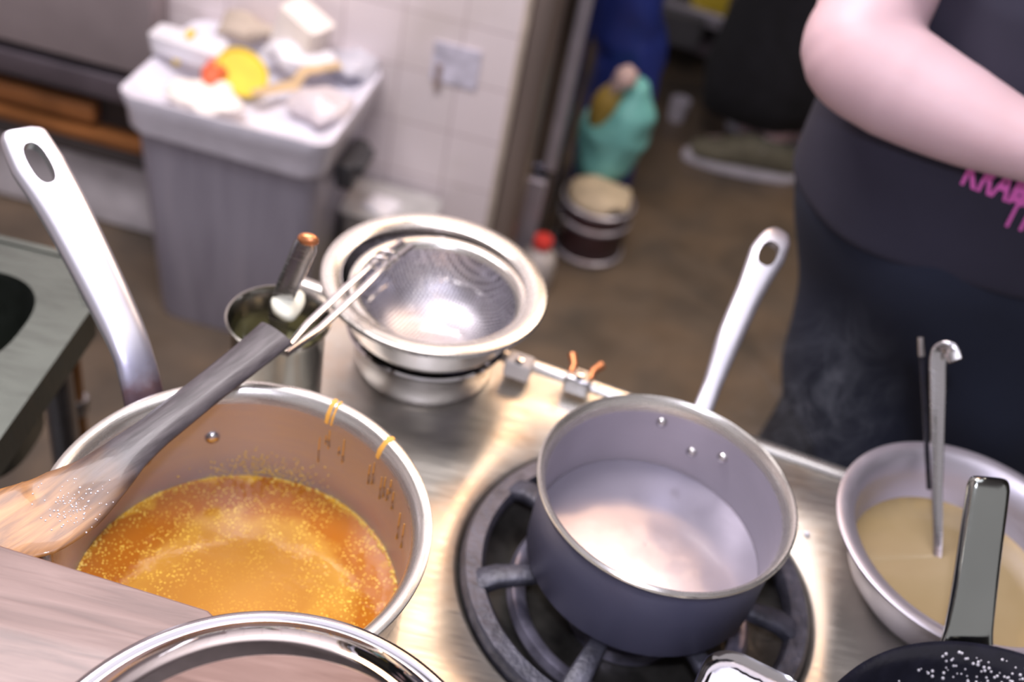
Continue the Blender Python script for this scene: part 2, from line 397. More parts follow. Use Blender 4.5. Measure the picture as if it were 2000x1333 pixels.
# ================================================================== STOVE
O = Vector((.045, .828, 0)); SA = R(-10.6)
ex = Vector((math.cos(SA), math.sin(SA), 0)); ey = Vector((-math.sin(SA), math.cos(SA), 0))
def st(lx, ly, z=0): return O + ex * lx + ey * ly + Vector((0, 0, z))
def stl(p): d = Vector(p) - O; return d.dot(ex), d.dot(ey)
ZC = .72
stove = thing('gas_stove', 'steel gas stove with a raised tube edge and a sunken round burner, under the saucepans', 'stove', st(.2, -.3, 0))
B = Vector((.143, .603, ZC)); bl = stl(B); BR = .149
x0, x1, y0, y1 = -.285, .75, -.72, 0
def top_mesh():
    n = 96; V = []; F = []
    h = .17
    cir = []; sq = []
    for k in range(n):
        a = 2 * math.pi * (k + .5) / n; c, s = math.cos(a), math.sin(a)
        cir.append((bl[0] + BR * c, bl[1] + BR * s))
        m = h / max(abs(c), abs(s)); sq.append((bl[0] + m * c, bl[1] + m * s))
    # snap corners
    for sx, sy in ((1, 1), (1, -1), (-1, 1), (-1, -1)):
        j = min(range(n), key=lambda i: (sq[i][0] - bl[0] - sx * h) ** 2 + (sq[i][1] - bl[1] - sy * h) ** 2); sq[j] = (bl[0] + sx * h, bl[1] + sy * h)
    lip = [(bl[0] + (BR + .004) * math.cos(2 * math.pi * (k + .5) / n), bl[1] + (BR + .004) * math.sin(2 * math.pi * (k + .5) / n)) for k in range(n)]
    rings = [[st(x, y, ZC - .02) for x, y in cir], [st(x, y, ZC - .004) for x, y in cir], [st(x, y, ZC) for x, y in lip], [st(x, y, ZC) for x, y in sq]]
    s = loft(rings, caps=False)
    qs = []
    for a, b, c, d in ((x0, bl[0] - h, y0, y1), (bl[0] + h, x1, y0, y1), (bl[0] - h, bl[0] + h, y0, bl[1] - h), (bl[0] - h, bl[0] + h, bl[1] + h, y1)):
        if b > a and d > c: qs.append(([st(a, c, ZC), st(b, c, ZC), st(b, d, ZC), st(a, d, ZC)], [(0, 1, 2, 3)]))
    return join(s, *qs)
y1 = max(y1, bl[1] + .17 + .001); 
mk('worktop', top_mesh(), 'counter', stove, up=True)
yb = y1
body = join(*[boxs(st((x0 + x1) / 2, yb - .012, ZC / 2 - .002), (x1 - x0, .02, ZC - .008), SA), boxs(st(x0 + .012, (y0 + yb) / 2, ZC / 2 - .002), (.02, yb - y0, ZC - .008), SA), boxs(st(x1 - .012, (y0 + yb) / 2, ZC / 2 - .002), (.02, yb - y0, ZC - .008), SA), boxs(st((x0 + x1) / 2, y0 + .012, ZC / 2), (x1 - x0, .02, ZC - .008), SA)])
mk('side_panels', body, 'steel_dark', stove, smooth=False)
mk('back_edge_tube', sweep([st(x0, yb + .008, ZC - .003), st(x1, yb + .008, ZC - .003)], .0095, 24), 'rim', stove)
mk('front_ledge', boxs(st(.2, y0 + .04, ZC + .062), (x1 - x0, .10, .118), SA), 'steel_dark', stove, bevel=.004)
mk('burner_pan', lathe([(BR, -.012), (.140, -.016), (.128, -.030), (.10, -.046), (.04, -.05), (.0, -.05)], B, 80), 'iron_grease', stove)
bn = mk('burner_head', lathe([(.0, -.012), (.030, -.012), (.036, -.018), (.038, -.03), (.05, -.034), (.05, -.048)], B, 48), 'gas_metal', stove)
mk('burner_ring', lathe([(.088, -.028), (.094, -.022), (.100, -.022), (.104, -.028), (.100, -.040), (.090, -.040)], B, 80, True), 'gas_metal', stove)
mk('grate_ring', lathe([(.126, .000), (.130, .006), (.143, .006), (.147, .000), (.145, -.010), (.128, -.010)], B, 80, True), 'iron', stove)
for k, deg in enumerate((196, 250, 306, 352, 40, 96, 148)):
    a = R(deg); c, s = math.cos(a), math.sin(a)
    p = lambda r, z: B + Vector((r * c, r * s, z))
    mk('grate_prong', sweep([p(.132, .001), p(.118, .008), p(.085, .0100), p(.055, .008), p(.046, -.004)], [(.011, .006), (.010, .006), (.0075, .005), (.006, .005), (.004, .004)], 12, power=4), 'iron', stove)
# small clips on the back edge
def clip(p, a, name, label, dark=False):
    t = thing(name, label, 'clamp', p)
    mk('clamp_body', boxs(p + Vector((0, 0, .010)), (.026, .020, .020), SA), 'cream' if not dark else 'steel', t, bevel=.003)
    if dark:
        for sx in (-.009, .010):
            q = p + ex * sx + Vector((0, 0, .018))
            mk('prong', sweep([q, q + ey * .008 + Vector((0, 0, .004)), q + ey * .018 + ex * sx * .6 + Vector((0, 0, .006))], [.004, .0035, .0045], 10), 'copper', t)
    mk('screw_head', lathe([(.0, .005), (.004, .004), (.005, 0)], p + Vector((0, 0, .0195)) - ey * .004, 16), 'steel_pol', t)
clip(at(1012, 722, ZC + .012) + Vector((0, 0, -.006)), 0, 'edge_clamp', 'small white block clamp on the stove back edge, right of the strainer bowl')
clip(at(1128, 752, ZC + .012) + Vector((0, 0, -.006)), 0, 'pronged_clamp', 'small steel clamp with two copper prongs on the stove back edge', True)

# ================================================================== POT 1, orange broth
def rivets(parent, pts, ctr, r=.0052, mat='steel_pol'):
    for p in pts:
        d = Vector((ctr[0] - p[0], ctr[1] - p[1], 0)).normalized()
        m = d.to_track_quat('Z', 'X').to_matrix()
        v, f = lathe([(r, 0), (r * .9, .0018), (r * .55, .0034), (0, .004)], seg=24)
        mk('rivet', xf((v, f), m, p), mat, parent)
def pot(name, label, c, zb, zt, ro, flare, liq, handle=None):
    t = thing(name, label, 'saucepan', (c[0], c[1], zb))
    h = zt - zb; th = .0025
    mk('outer_wall', lathe([(0, 0), (ro * .9, 0), (ro - .004, .002), (ro, .008), (ro, h - .020), (ro + .001, h - .010), (ro + flare - .001, h - .003)], (c[0], c[1], zb), 128), 'pot_out' if name == 'saucepan' and flare < .009 else 'steel', t)
    mk('inner_wall', lathe([(0, .004), (ro * .88, .004), (ro - .008, .007), (ro - th, .016), (ro - th, h - .020), (ro - th + .0005, h - .012)], (c[0], c[1], zb), 128), 'steel_in', t)
    mk('rim', lathe([(ro - th + .0005, h - .012), (ro - th + .002, h - .007), (ro + flare * .30, h - .0015), (ro + flare * .7, h + .0005), (ro + flare, h - .0010), (ro + flare, h - .0035)], (c[0], c[1], zb), 128), 'rim', t)
    return t
P1 = (-.1535, .480); P2 = (.142, .612)
p1 = pot('saucepan', 'large steel saucepan of orange broth with a wide silvery rim, nearest on the left', P1, .7215, .848, .1190, .0115, .76)
p2 = pot('saucepan', 'dark sided steel saucepan of steaming cloudy water on the open burner', P2, .7345, .828, .0960, .0065, .757)
# broth
def disc(c, r, z, rings=60, seg=128, amp=.0, freq=30):
    V = [Vector((c[0], c[1], z))]; F = []
    for i in range(1, rings + 1):
        q = r * i / rings
        for k in range(seg):
            a = 2 * math.pi * k / seg; x, y = c[0] + q * math.cos(a), c[1] + q * math.sin(a)
            V.append(Vector((x, y, z + amp * noise.noise(Vector((x, y, 0)) * freq))))
    for k in range(seg): F.append((0, 1 + k, 1 + (k + 1) % seg))
    for i in range(rings - 1):
        for k in range(seg):
            l = (k + 1) % seg; F.append((1 + i * seg + k, 1 + (i + 1) * seg + k, 1 + (i + 1) * seg + l, 1 + i * seg + l))
    return V, F
s_ = mk('broth', disc(P1, .1164, .7565, amp=.00012, freq=60), 'soup', origin=(P1[0], P1[1], .7565))
tag(s_, 'orange oily broth with golden fat droplets filling the large saucepan', 'broth')
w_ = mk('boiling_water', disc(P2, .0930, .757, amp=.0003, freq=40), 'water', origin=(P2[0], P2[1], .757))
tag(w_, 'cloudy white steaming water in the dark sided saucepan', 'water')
rivets(p1, [Vector((P1[0] + .1165 * math.cos(a), P1[1] + .1165 * math.sin(a), z)) for a, z in ((R(118), .802), (R(144), .800), (R(130), .788))][:2], P1, .006)
rivets(p2, [Vector((P2[0] + .0935 * math.cos(a), P2[1] + .0935 * math.sin(a), z)) for a, z in ((R(92), .806), (R(72), .784), (R(56), .796))], P2, .005)
# fat bubbles along the rim of the broth: too many to count
bb = []
for k in range(420):
    a = random.uniform(0, 2 * math.pi); rr = .1155 - abs(random.gauss(0, .0016)); q = random.uniform(.0006, .0014)
    bb.append(ball((P1[0] + rr * math.cos(a), P1[1] + rr * math.sin(a), .7568), q, 8))
for k in range(260):
    a = random.gauss(R(97), .20); rr = .1160; z = .759 + abs(random.gauss(0, .012))
    bb.append(ball((P1[0] + rr * math.cos(a), P1[1] + rr * math.sin(a), z), random.uniform(.0003, .0008), 8))
o = mk('fat_bubbles', join(*bb), plain('golden_bubble', (.80, .55, .12), .1), origin=(P1[0], P1[1], .7565))
tag(o, 'golden fat bubbles ringing the orange broth and spattered up the pan wall', 'bubbles', kind='stuff')
# drips down the inside wall
def wall_pt(c, r, a, z): return Vector((c[0] + r * math.cos(a), c[1] + r * math.sin(a), z))
dr = []
for k in range(15):
    a = R(random.uniform(22, 82)); z0 = random.uniform(.815, .832); z1 = z0 - random.uniform(.008, .03)
    dr.append(sweep([wall_pt(P1, .1156, a, z0), wall_pt(P1, .1157, a + .002, (z0 + z1) / 2), wall_pt(P1, .1157, a + .001, z1)], [(.0005, .0003), (.0006, .0003), (.0010, .0006)], 8))
for a, w2 in ((R(75), .0022), (R(50), .0028), (R(73), .0012)):
    c_ = lambda rr, z: wall_pt(P1, rr, a, z)
    dr.append(sweep([c_(.1305, .8477), c_(.1265, .8486), c_(.1225, .8462), c_(.1185, .8405), c_(.1165, .834)], [(w2 * .6, .0004), (w2, .0005), (w2 * .8, .0006), (w2, .0007), (w2 * .7, .0006)], 10))
for d_ in dr: mk('broth_drip', d_, 'drip', p1, label='brownish orange drip of broth')
# handles
def pan_handle(parent, path, sizes, up, hole_at, mat='handle', hw=.010, hl=.024, hu=None):
    pth = smooth_path(path, 8); sz = lerpl(sizes, 8)
    o = mk('handle', sweep(pth, sz, 24, up=up, power=3.0), mat, parent)
    # hanging slot: a boolean cut through the grip end
    i = hole_at; p = pth[i]; t = (pth[i + 1] - pth[i - 1]).normalized(); side = t.cross(Vector(up)).normalized(); nn = side.cross(t)
    ring = []
    for s in (-1, 1):
        rg = []
        for k in range(24):
            a = 2 * math.pi * k / 24; rg.append(p + t * hl * math.copysign(abs(math.cos(a)) ** .8, math.cos(a)) + side * hw * math.copysign(abs(math.sin(a)) ** .8, math.sin(a)) + nn * s * .03)
        ring.append(rg)
    me = mk('cut', loft(ring), mat, parent); 
    m = o.modifiers.new('slot', 'BOOLEAN'); m.operation = 'DIFFERENCE'; m.object = me; m.solver = 'EXACT'
    dg = bpy.context.evaluated_depsgraph_get(); dg.update()
    nm = bpy.data.meshes.new_from_object(o.evaluated_get(dg)); o.modifiers.clear(); o.data = nm
    nm.polygons.foreach_set('use_smooth', [True] * len(nm.polygons)); nm.set_sharp_from_angle(angle=R(45))
    bpy.data.objects.remove(me)
    return o
a1 = R(136); d1 = Vector((math.cos(a1), math.sin(a1), 0)); r1_ = Vector((P1[0], P1[1], 0)) + d1 * .1200 + Vector((0, 0, .796))
tip1 = at(40, 255, .955)
k1 = [r1_, r1_ + d1 * .018 + Vector((0, 0, .004)), at(262, 700, .848), at(215, 590, .875), at(130, 420, .915), at(75, 325, .938), at(46, 268, .952), tip1]
pan_handle(p1, k1, [(.020, .0028), (.016, .004), (.0145, .0065), (.0165, .0085), (.0185, .0080), (.0205, .0068), (.0175, .0055), (.0110, .004)], (.35, -.35, .85), 40, hw=.0080, hl=.018, mat='hot_handle')
mk('handle_bracket', sweep([r1_ + Vector((-.02, -.02, 0)), r1_ + d1 * .002, r1_ + Vector((.02, .02, 0))], [(.002, .015)] * 3, 12, power=4), 'steel', p1)
a2 = R(75); d2 = Vector((math.cos(a2), math.sin(a2), 0)); r2_ = Vector((P2[0], P2[1], 0)) + d2 * .097 + Vector((0, 0, .797))
k2 = [r2_, r2_ + d2 * .015 + Vector((0, 0, .006)), at(1392, 750, .822), at(1425, 660, .848), at(1465, 570, .873), at(1498, 500, .893), at(1516, 468, .902), at(1525, 455, .904)]
pan_handle(p2, k2, [(.018, .0025), (.009, .004), (.0085, .006), (.0115, .0075), (.0125, .0070), (.0165, .0060), (.0135, .005), (.0075, .0035)], (0, -.35, .9), 40, hw=.0085, hl=.013)

# ================================================================== STRAINER BOWL STACK
BC = (-.080, .810)
t = thing('inset_pan', 'low round steel pan under the stacked bowls on the stove top', 'pan', (BC[0], BC[1], ZC + .0005))
mk('pan_wall', lathe([(0, 0), (.062, 0), (.0655, .004), (.0670, .012), (.0715, .040), (.0752, .0435), (.0768, .0460), (.0752, .0480), (.0730, .0460), (.0695, .040), (.0645, .010), (0, .004)], (BC[0], BC[1], ZC + .0005), 96), 'steel_pol', t)
t = thing('mixing_bowl', 'wide flanged steel bowl holding the wire strainer, copper-tinged rim', 'bowl', (BC[0], BC[1], .7265))
cB = (BC[0], BC[1], .7265)
mk('bowl_wall', lathe([(0, 0), (.045, 0), (.058, .010), (.070, .040), (.072, .047), (.0775, .050), (.079, .056), (.0835, .078), (.0865, .092), (.0865, .0935), (.0845, .0935), (.081, .078), (.0765, .058), (.074, .053), (.066, .040), (.055, .013), (.043, .003), (0, .003)], cB, 128), 'steel_pol', t)
mk('rim_flange', lathe([(.0850, .0935), (.0900, .0965), (.0970, .0975), (.1025, .0960), (.1040, .0925), (.1028, .0915), (.1005, .0940), (.0960, .0955), (.0900, .0945), (.0865, .0915)], cB, 128, True), 'rim', t)
def meshm():
    t = NT('fine_wire_mesh'); mp = t.n('ShaderNodeMapping'); mp.inputs['Rotation'].default_value = (0, 0, R(20)); t.l(t.co(), mp.inputs[0])
    wv = []
    for d in 'XY':
        x = t.n('ShaderNodeTexWave', bands_direction=d); x.inputs['Scale'].default_value = 95; t.l(mp.outputs[0], x.inputs[0]); wv.append(x.outputs['Fac'])
    mx = t.n('ShaderNodeMath', operation='MAXIMUM'); t.l(wv[0], mx.inputs[0]); t.l(wv[1], mx.inputs[1])
    a = t.ramp(mx.outputs[0], [(.60, (.12, .12, .12)), (.78, (1, 1, 1))])
    t.set(Base_Color=(.50, .48, .52), Metallic=.85, Roughness=.35, Alpha=a); t.bump(mx.outputs[0], .4, .0006); return t.m
MT['mesh'] = meshm()
sc = (BC[0] + .006, BC[1] - .006, .7565)
t = thing('wire_strainer', 'round fine mesh wire strainer resting inside the flanged steel bowl', 'strainer', sc)
mk('mesh_basket', lathe([(.0, .0), (.030, .001), (.050, .008), (.063, .022), (.071, .042), (.0735, .053)], sc, 96), 'mesh', t)
mk('strainer_rim', lathe([(.0715, .052), (.0735, .0575), (.079, .060), (.0825, .0590), (.0815, .0565), (.077, .0560), (.0745, .0500)], sc, 96, True), 'rim', t)
mk('wire_hoop', lathe([(.0640, .023), (.0652, .0235), (.0656, .0222), (.0645, .0215)], sc, 96, True), 'steel', t)
# tongs across bowl and canister
g0 = at(557, 690, .853); g1 = at(798, 462, .852)
t = thing('wire_tongs', 'long two-armed steel tongs laid from the canister across the strainer bowl', 'tongs', g0)
ax = (g1 - g0).normalized(); sd = ax.cross(Vector((0, 0, 1))).normalized()
for s in (-1, 1):
    mk('arm', sweep([g0 + sd * s * .0015, g0 + ax * .04 + sd * s * .0055, g0 + ax * .10 + sd * s * .006, g0 + (g1 - g0) * .75 + sd * s * .005, g1 + sd * s * .0055 + Vector((0, 0, -.008))], [(.0022, .0030), (.0032, .0020), (.0030, .0016), (.0026, .0015), (.0030, .0012)], 12, power=3), 'steel_pol', t)
for f_ in (.74, .80):
    q = g0 + (g1 - g0) * f_
    mk('ring', sweep(smooth_path([q + sd * math.cos(a) * .009 + Vector((0, 0, math.sin(a) * .007)) + ax * .004 * math.cos(a) for a in [2 * math.pi * k / 10 for k in range(11)]], 3), .0011, 8), 'steel_pol', t)

# ================================================================== CANISTER WITH TOOL
CC = (-.190, .690)
cC = (CC[0], CC[1], ZC + .0005)
t = thing('utensil_canister', 'narrow steel canister holding a flat handled tool, left of the strainer bowl', 'canister', cC)
mk('canister_wall', lathe([(0, 0), (.036, 0), (.0385, .003), (.0385, .112), (.042, .119), (.043, .121), (.041, .1215), (.0365, .113), (.0365, .004), (0, .003)], cC, 96), steel('dim_canister_steel', (.42, .41, .37), .12, .22), t)
cl = mk('murky_water', disc(CC, .036, ZC + .078, 12, 64), plain('murky_olive_water', (.16, .15, .07), .08), origin=(CC[0], CC[1], ZC + .078)); tag(cl, 'murky olive water inside the narrow steel canister', 'water')
q0 = Vector((CC[0] + .004, CC[1] - .012, ZC + .03)); q1 = at(545, 600, .85); q2 = at(602, 468, .93)
t = thing('steel_spatula', 'flat steel handled tool with a copper-toned tip leaning in the canister', 'spatula', q0)
mk('handle', sweep([q0, q1, q1 + (q2 - q1) * .9, q2], [(.004, .0014), (.0090, .002), (.0095, .0026), (.0065, .002)], 16, up=(0, -1, .3), power=3), 'steel', t)
mk('hook_tip', ball(q2, .0085, 16, (1, .6, .6)), 'copper', t, label='copper-toned rounded tip')
q3 = at(560, 598, .852)
o = mk('scoop', crumple(ball(q3 + Vector((0, 0, .002)), .017, 24, (.8, 1.1, .55)), .004, 60, 2), 'pale_food', origin=q3); tag(o, 'pale cream lump of food caught at the canister mouth', 'food')

# ================================================================== WOODEN SPOON
sp_path = [at(-85, 1058, .8635), at(0, 1028, .8625), at(75, 1010, .862), at(140, 975, .863), at(195, 935, .865), (at(245, 890, .867)), at(300, 845, .869), at(400, 765, .873), at(480, 702, .877), at(540, 652, .881)]
t_org = at(20, 1030, .86)
wsp = thing('wooden_spoon', 'large scorched wooden spoon with a charcoal handle lying across the saucepan rim', 'spoon', t_org)
pth = smooth_path(sp_path, 6)
wd = lerpl([.014, .0255, .0285, .0265, .0205, .0160, .0135, .0132, .0140, .0155], 6)
thk = lerpl([.003, .0045, .005, .0055, .006, .0062, .006, .0055, .0052, .0050], 6)
# build in a frame whose x axis follows the spoon, so the grain and the char follow it too
sx = (sp_path[-1] - sp_path[1]); sx.normalize(); syv = Vector((0, 0, 1)).cross(sx).normalized(); szv = sx.cross(syv)
mt = Matrix((sx, syv, szv))
rings = []
for i, p in enumerate(pth):
    tt = (pth[min(i + 1, len(pth) - 1)] - pth[max(i - 1, 0)]).normalized(); sdv = tt.cross(Vector((.0, -.25, 1))).normalized(); nv = sdv.cross(tt)
    rg = []; inb = max(0, 1 - abs(i - 14) / 13.0)
    for k in range(28):
        a = 2 * math.pi * k / 28; c, s = math.cos(a), math.sin(a)
        off = s * thk[i]
        if s > 0: off -= inb * .0040 * (1 - c * c)
        else: off -= inb * .0045 * (1 - c * c)
        rg.append(p + sdv * wd[i] * math.copysign(abs(c) ** .85, c) + nv * off)
    rings.append(rg)
v, f = loft(rings)
me_v = [mt @ (p - t_org) for p in v]
o = mk('spoon_body', (me_v, f), 'spoon'); o.parent = wsp; o.rotation_euler = mt.transposed().to_euler(); o.name = 'spoon_body'
# wet bubbles on the spoon
bb = []
bv = BVHTree.FromPolygons(v, f)
for k in range(110):
    bx_, by_ = random.gauss(150, 34), random.gauss(985, 26)
    h = bv.ray_cast(CAM, ray(bx_, by_))
    if h[0] and h[3] < .9: bb.append(ball(h[0], random.uniform(.0003, .0008), 8))
if bb: mk('wet_beads', join(*bb), 'bubble', wsp)['kind'] = 'stuff'

# ================================================================== BOARD, ROUND WOODEN LID, GLASS LID
zb = .872; e0 = at(0, 1065, zb); e1 = at(400, 1190, zb); ed = (e1 - e0).normalized(); en = Vector((ed.y, -ed.x, 0))
if en.y > 0: en = -en
pl = [e0 - ed * .25, e1 + ed * .002, e1 + ed * .010 + en * .004, e1 + ed * .014 + en * .015, e1 + ed * .014 + en * .30, e0 - ed * .25 + en * .30]
o = mk('wooden_board', loft([[p + Vector((0, 0, -.0205)) for p in pl], [p for p in pl]]), 'board', origin=(e0 + Vector((0, 0, -.0205))), bevel=.0015)
tag(o, 'thick grey-brown wooden board lying over the near saucepan rim, lower left', 'board')
LC = (-.071, .256); zl = .873
t = thing('steel_lid', 'polished steel domed pan lid with a round rim, lying on the near wooden board', 'lid', (LC[0], LC[1], zl))
cl_ = (LC[0], LC[1], zl)
mk('rolled_rim', lathe([(.1195, .0212), (.1225, .0236), (.1262, .0230), (.1280, .0205), (.1265, .0175), (.122, .0165), (.1195, .0180)], cl_, 160, True), 'lid_rim', t)
mk('dome', lathe([(.0, .001), (.112, .001), (.121, .008), (.1220, .0165)], cl_, 160), 'steel_pol', t)
mk('shoulder', lathe([(.1205, .0225), (.1178, .0262), (.1148, .0301), (.1115, .0339), (.1080, .0374), (.1042, .0407), (.1000, .0437), (.0960, .0456), (.090, .0465), (0, .0465)], cl_, 160), 'mirror', t)
DC = (-.061, .2325); DR = .1022
o = mk('round_wooden_board', lathe([(0, 0), (DR - .002, 0), (DR, .002), (DR, .007), (DR - .002, .009), (0, .009)], (DC[0], DC[1], zl + .0470), 128), 'disc', origin=(DC[0], DC[1], zl + .0470)); tag(o, 'round pinkish brown wooden board lying on the polished steel lid, bottom edge', 'board')

# ================================================================== RIGHT BOWL, LADLE
RC = (.402, .652)
t = thing('steel_bowl', 'round steel bowl of pale brown broth with a ladle in it, at the right', 'bowl', (RC[0], RC[1], ZC + .0005))
cR = (RC[0], RC[1], ZC + .0005)
mk('bowl_wall', lathe([(0, 0), (.045, .0), (.070, .010), (.086, .030), (.094, .055), (.098, .071), (.104, .076), (.110, .0775), (.1125, .0765), (.1130, .0790), (.110, .0805), (.103, .0790), (.096, .0745), (.0925, .058), (.084, .032), (.068, .013), (.043, .003), (0, .003)], cR, 128), 'steel_in', t)
o = mk('pale_broth', disc(RC, .0865, ZC + .037, 40, 96, .0004, 30), 'broth', origin=(RC[0], RC[1], ZC + .037)); tag(o, 'pale brown broth in the steel bowl at the right', 'broth')
l0 = at(1830, 1085, .757); l1 = at(1832, 700, .895)
t = thing('ladle', 'thin steel ladle with hooked handle top standing in the pale broth', 'ladle', l0)
up_ = (l1 - l0).normalized()
mk('handle', sweep(smooth_path([l0 + Vector((0, -.004, -.02)), l0, l0 + up_ * .06, l1 - up_ * .03, l1, l1 + up_ * .010 + ex * .004 - ey * .002, l1 + up_ * .014 + ex * .010 - ey * .006, l1 + up_ * .010 + ex * .015 - ey * .012], 5), lerpl([(.0038, .0018), (.0040, .0018), (.0046, .0018), (.0066, .002), (.0072, .002), (.0075, .002), (.0072, .002), (.006, .002)], 5), 14, up=(0, -1, .2), power=3), 'steel', t)
mk('ladle_cup', lathe([(0, -.031), (.012, -.029), (.020, -.022), (.023, -.010), (.0245, -.010), (.0215, -.024), (.013, -.0312), (0, -.033)], (l0.x, l0.y - .012, l0.z + .002), 40), 'steel', t)
l0b = at(1812, 905, .800); l1b = at(1800, 695, .885)
t = thing('thin_skewer', 'thin black rod with a bright metal tip standing behind the ladle', 'rod', l0b)
mk('rod', sweep([l0b + (l0b - l1b) * .25 + Vector((0, 0, 0)), l0b, l1b], .0022, 12), 'black', t)
mk('metal_tip', sweep([l1b, l1b + (l1b - l0b).normalized() * .017], [.0030, .0026], 12), 'steel_pol', t)

# ================================================================== WOK, TRAY at the lower right
WC = (.388, .375)
t = thing('black_frying_pan', 'black frying pan with wet beaded inside and an upright steel handle, lower right corner', 'pan', (WC[0], WC[1], ZC + .003))
cW = (WC[0], WC[1], ZC + .0008)
mk('pan_body', lathe([(0, 0), (.07, 0), (.100, .012), (.128, .045), (.148, .085), (.1535, .100), (.1555, .1015), (.155, .103), (.1515, .101), (.146, .086), (.126, .047), (.098, .015), (.068, .003), (0, .003)], cW, 160), 'black', t)
h0 = at(1893, 1225, .824); h1 = at(1930, 955, .905)
hd_ = (h1 - h0).normalized()
mk('handle', sweep(smooth_path([h0 - hd_ * .012, h0, h0 + hd_ * .03, h0 + (h1 - h0) * .6, h1, h1 + hd_ * .008], 5), lerpl([(.021, .004), (.019, .005), (.0172, .007), (.0165, .0070), (.0160, .007), (.012, .005)], 5), 24, up=(.25, -1, .2), power=3.2), steel('handle_green_steel', (.40, .43, .40), .10, .2), t)
bb = []
for k in range(240):
    rr = random.uniform(.128, .150); a = R(random.gauss(84, 12)); z = .047 + (rr - .126) * 1.95 if rr < .146 else .086 + (rr - .146) * 2.7
    bb.append(ball((WC[0] + rr * math.cos(a), WC[1] + rr * math.sin(a), cW[2] + z + .0003), random.uniform(.0005, .0014), 8))
mk('wet_beads', join(*bb), 'bubble', t)['kind'] = 'stuff'
zt_ = .800
tc = at(1393, 1250, zt_); ua = (at(1600, 1340, zt_) - at(1432, 1258, zt_)); ua.z = 0; ua.normalize(); ub = Vector((ua.y, -ua.x, 0))
if ub.y > 0: ub = -ub
tw, td = .078, .085; rz_ = math.atan2(ua.y, ua.x)
tcen = tc + ua * tw / 2 + ub * td / 2
t = thing('steel_tray', 'small rectangular steel tray filled with white powder, bottom edge before the dark saucepan', 'tray', (tcen.x, tcen.y, .7265))
ring = lambda g, z, r: rrect(tcen.x, tcen.y, tw + g, td + g, r, z, rz_, 8)
mk('tray_wall', loft([ring(-.03, .7415, .015), ring(-.024, .744, .018), ring(-.012, .793, .02), ring(-.008, .7975, .022), ring(.0, .8005, .024), ring(.002, .799, .025), ring(.0, .797, .024), ring(-.006, .796, .022), ring(-.014, .788, .018), ring(-.026, .746, .016), ring(-.03, .7435, .014)], caps=True), 'steel_pol', t)
V, F = [], []
n_ = 36
for i in range(n_):
    for j in range(n_):
        a_, b_ = (i / (n_ - 1) - .5) * (tw - .016), (j / (n_ - 1) - .5) * (td - .016)
        p = tcen + ua * a_ + ub * b_
        V.append(Vector((p.x, p.y, .7905 + .003 * noise.noise(p * 60) + .0012 * noise.noise(p * 300))))
for i in range(n_ - 1):
    for j in range(n_ - 1): F.append((i * n_ + j, (i + 1) * n_ + j, (i + 1) * n_ + j + 1, i * n_ + j + 1))
o = mk('white_powder', (V, F), 'powder', origin=(tcen.x, tcen.y, .788)); tag(o, 'coarse white powder heaped in the small steel tray', 'powder', kind='stuff')

# crumbs on the stove
for (x, y), l in (((1552, 1030), 'right of the dark saucepan'), ((1575, 1045), 'beside the steel bowl')):
    p = at(x, y, ZC + .001); o = mk('food_crumb', crumple(ball(p + Vector((0, 0, .001)), .0028, 10), .001, 300, x), 'white', origin=p); tag(o, 'tiny pale crumb on the stove top, ' + ('nearer the dark saucepan' if x == 1552 else 'nearer the steel broth bowl'), 'crumb')
p = at(1990, 945, ZC + .0); o = mk('blue_cloth', crumple(loft([rrect(p.x + .045, p.y + .0, .07 - .004 * k, .05 - .004 * k, .012, ZC + .0125 + .004 * k) for k in range(4)]), .003, 40), 'bluecloth', origin=(p.x + .045, p.y, ZC + .011)); tag(o, 'folded blue cloth beside the steel broth bowl at the right edge', 'cloth')

p = B + Vector((-.135, .018, -.006)); o = mk('food_scrap', crumple(ball(p, .007, 12, (.8, 1.2, .6)), .003, 150, 3), 'tan', origin=p); tag(o, 'small yellowish food scrap in the sunken burner ring', 'scrap')
# ================================================================== SINK TABLE, left
zs = .72
c1, c2, c3, c4 = Vector((-.399, .784, zs)), Vector((-.399, .30, zs)), Vector((-1.1, .30, zs)), Vector((-1.1, .868, zs)); cf = Vector((-.445, .850, zs))
t = thing('sink_table', 'dark steel sink table with a rounded basin opening at the left edge', 'sink', (-.7, .55, 0))
hc = Vector((-.507, .735, zs)); hr = (.066, .070)
n = 64; hole = []; outer = []
xmin, xmax, ymin, ymax = hc.x - .14, hc.x + .10, hc.y - .12, hc.y + .12
for k in range(n):
    a = 2 * math.pi * (k + .5) / n; c, s = math.cos(a), math.sin(a)
    se = lambda q: math.copysign(abs(q) ** .75, q)
    hole.append(Vector((hc.x + hr[0] * se(c), hc.y + hr[1] * se(s), zs)))
    m = .078 / max(abs(c), abs(s)); outer.append(Vector((hc.x + m * c, hc.y + m * s, zs)))
for sx_, sy_ in ((1, 1), (1, -1), (-1, 1), (-1, -1)):
    tgt = Vector((hc.x + sx_ * .078, hc.y + sy_ * .078, zs)); j = min(range(n), key=lambda i: (outer[i] - tgt).length); outer[j] = tgt
inn = [Vector((p.x, p.y, zs - .012)) for p in hole]; deep = [Vector((hc.x + (p.x - hc.x) * .9, hc.y + (p.y - hc.y) * .9, zs - .16)) for p in hole]
sq = [hc + Vector((sx_ * .078, sy_ * .078, 0)) for sx_, sy_ in ((-1, -1), (1, -1), (1, 1), (-1, 1))]
A_, B_, C_, D_ = sq
TL = Vector((-1.1, .868, zs))
fill = join(loft([deep, inn, hole, outer], caps=False), (deep, [tuple(range(n))]),
            ([A_, B_, c2, c3], [(0, 3, 2, 1)]), ([B_, C_, c1, c2], [(0, 1, 2, 3)]), ([C_, D_, TL, cf, c1], [(0, 1, 2, 3, 4)]), ([D_, A_, c3, TL], [(0, 1, 2, 3)]))
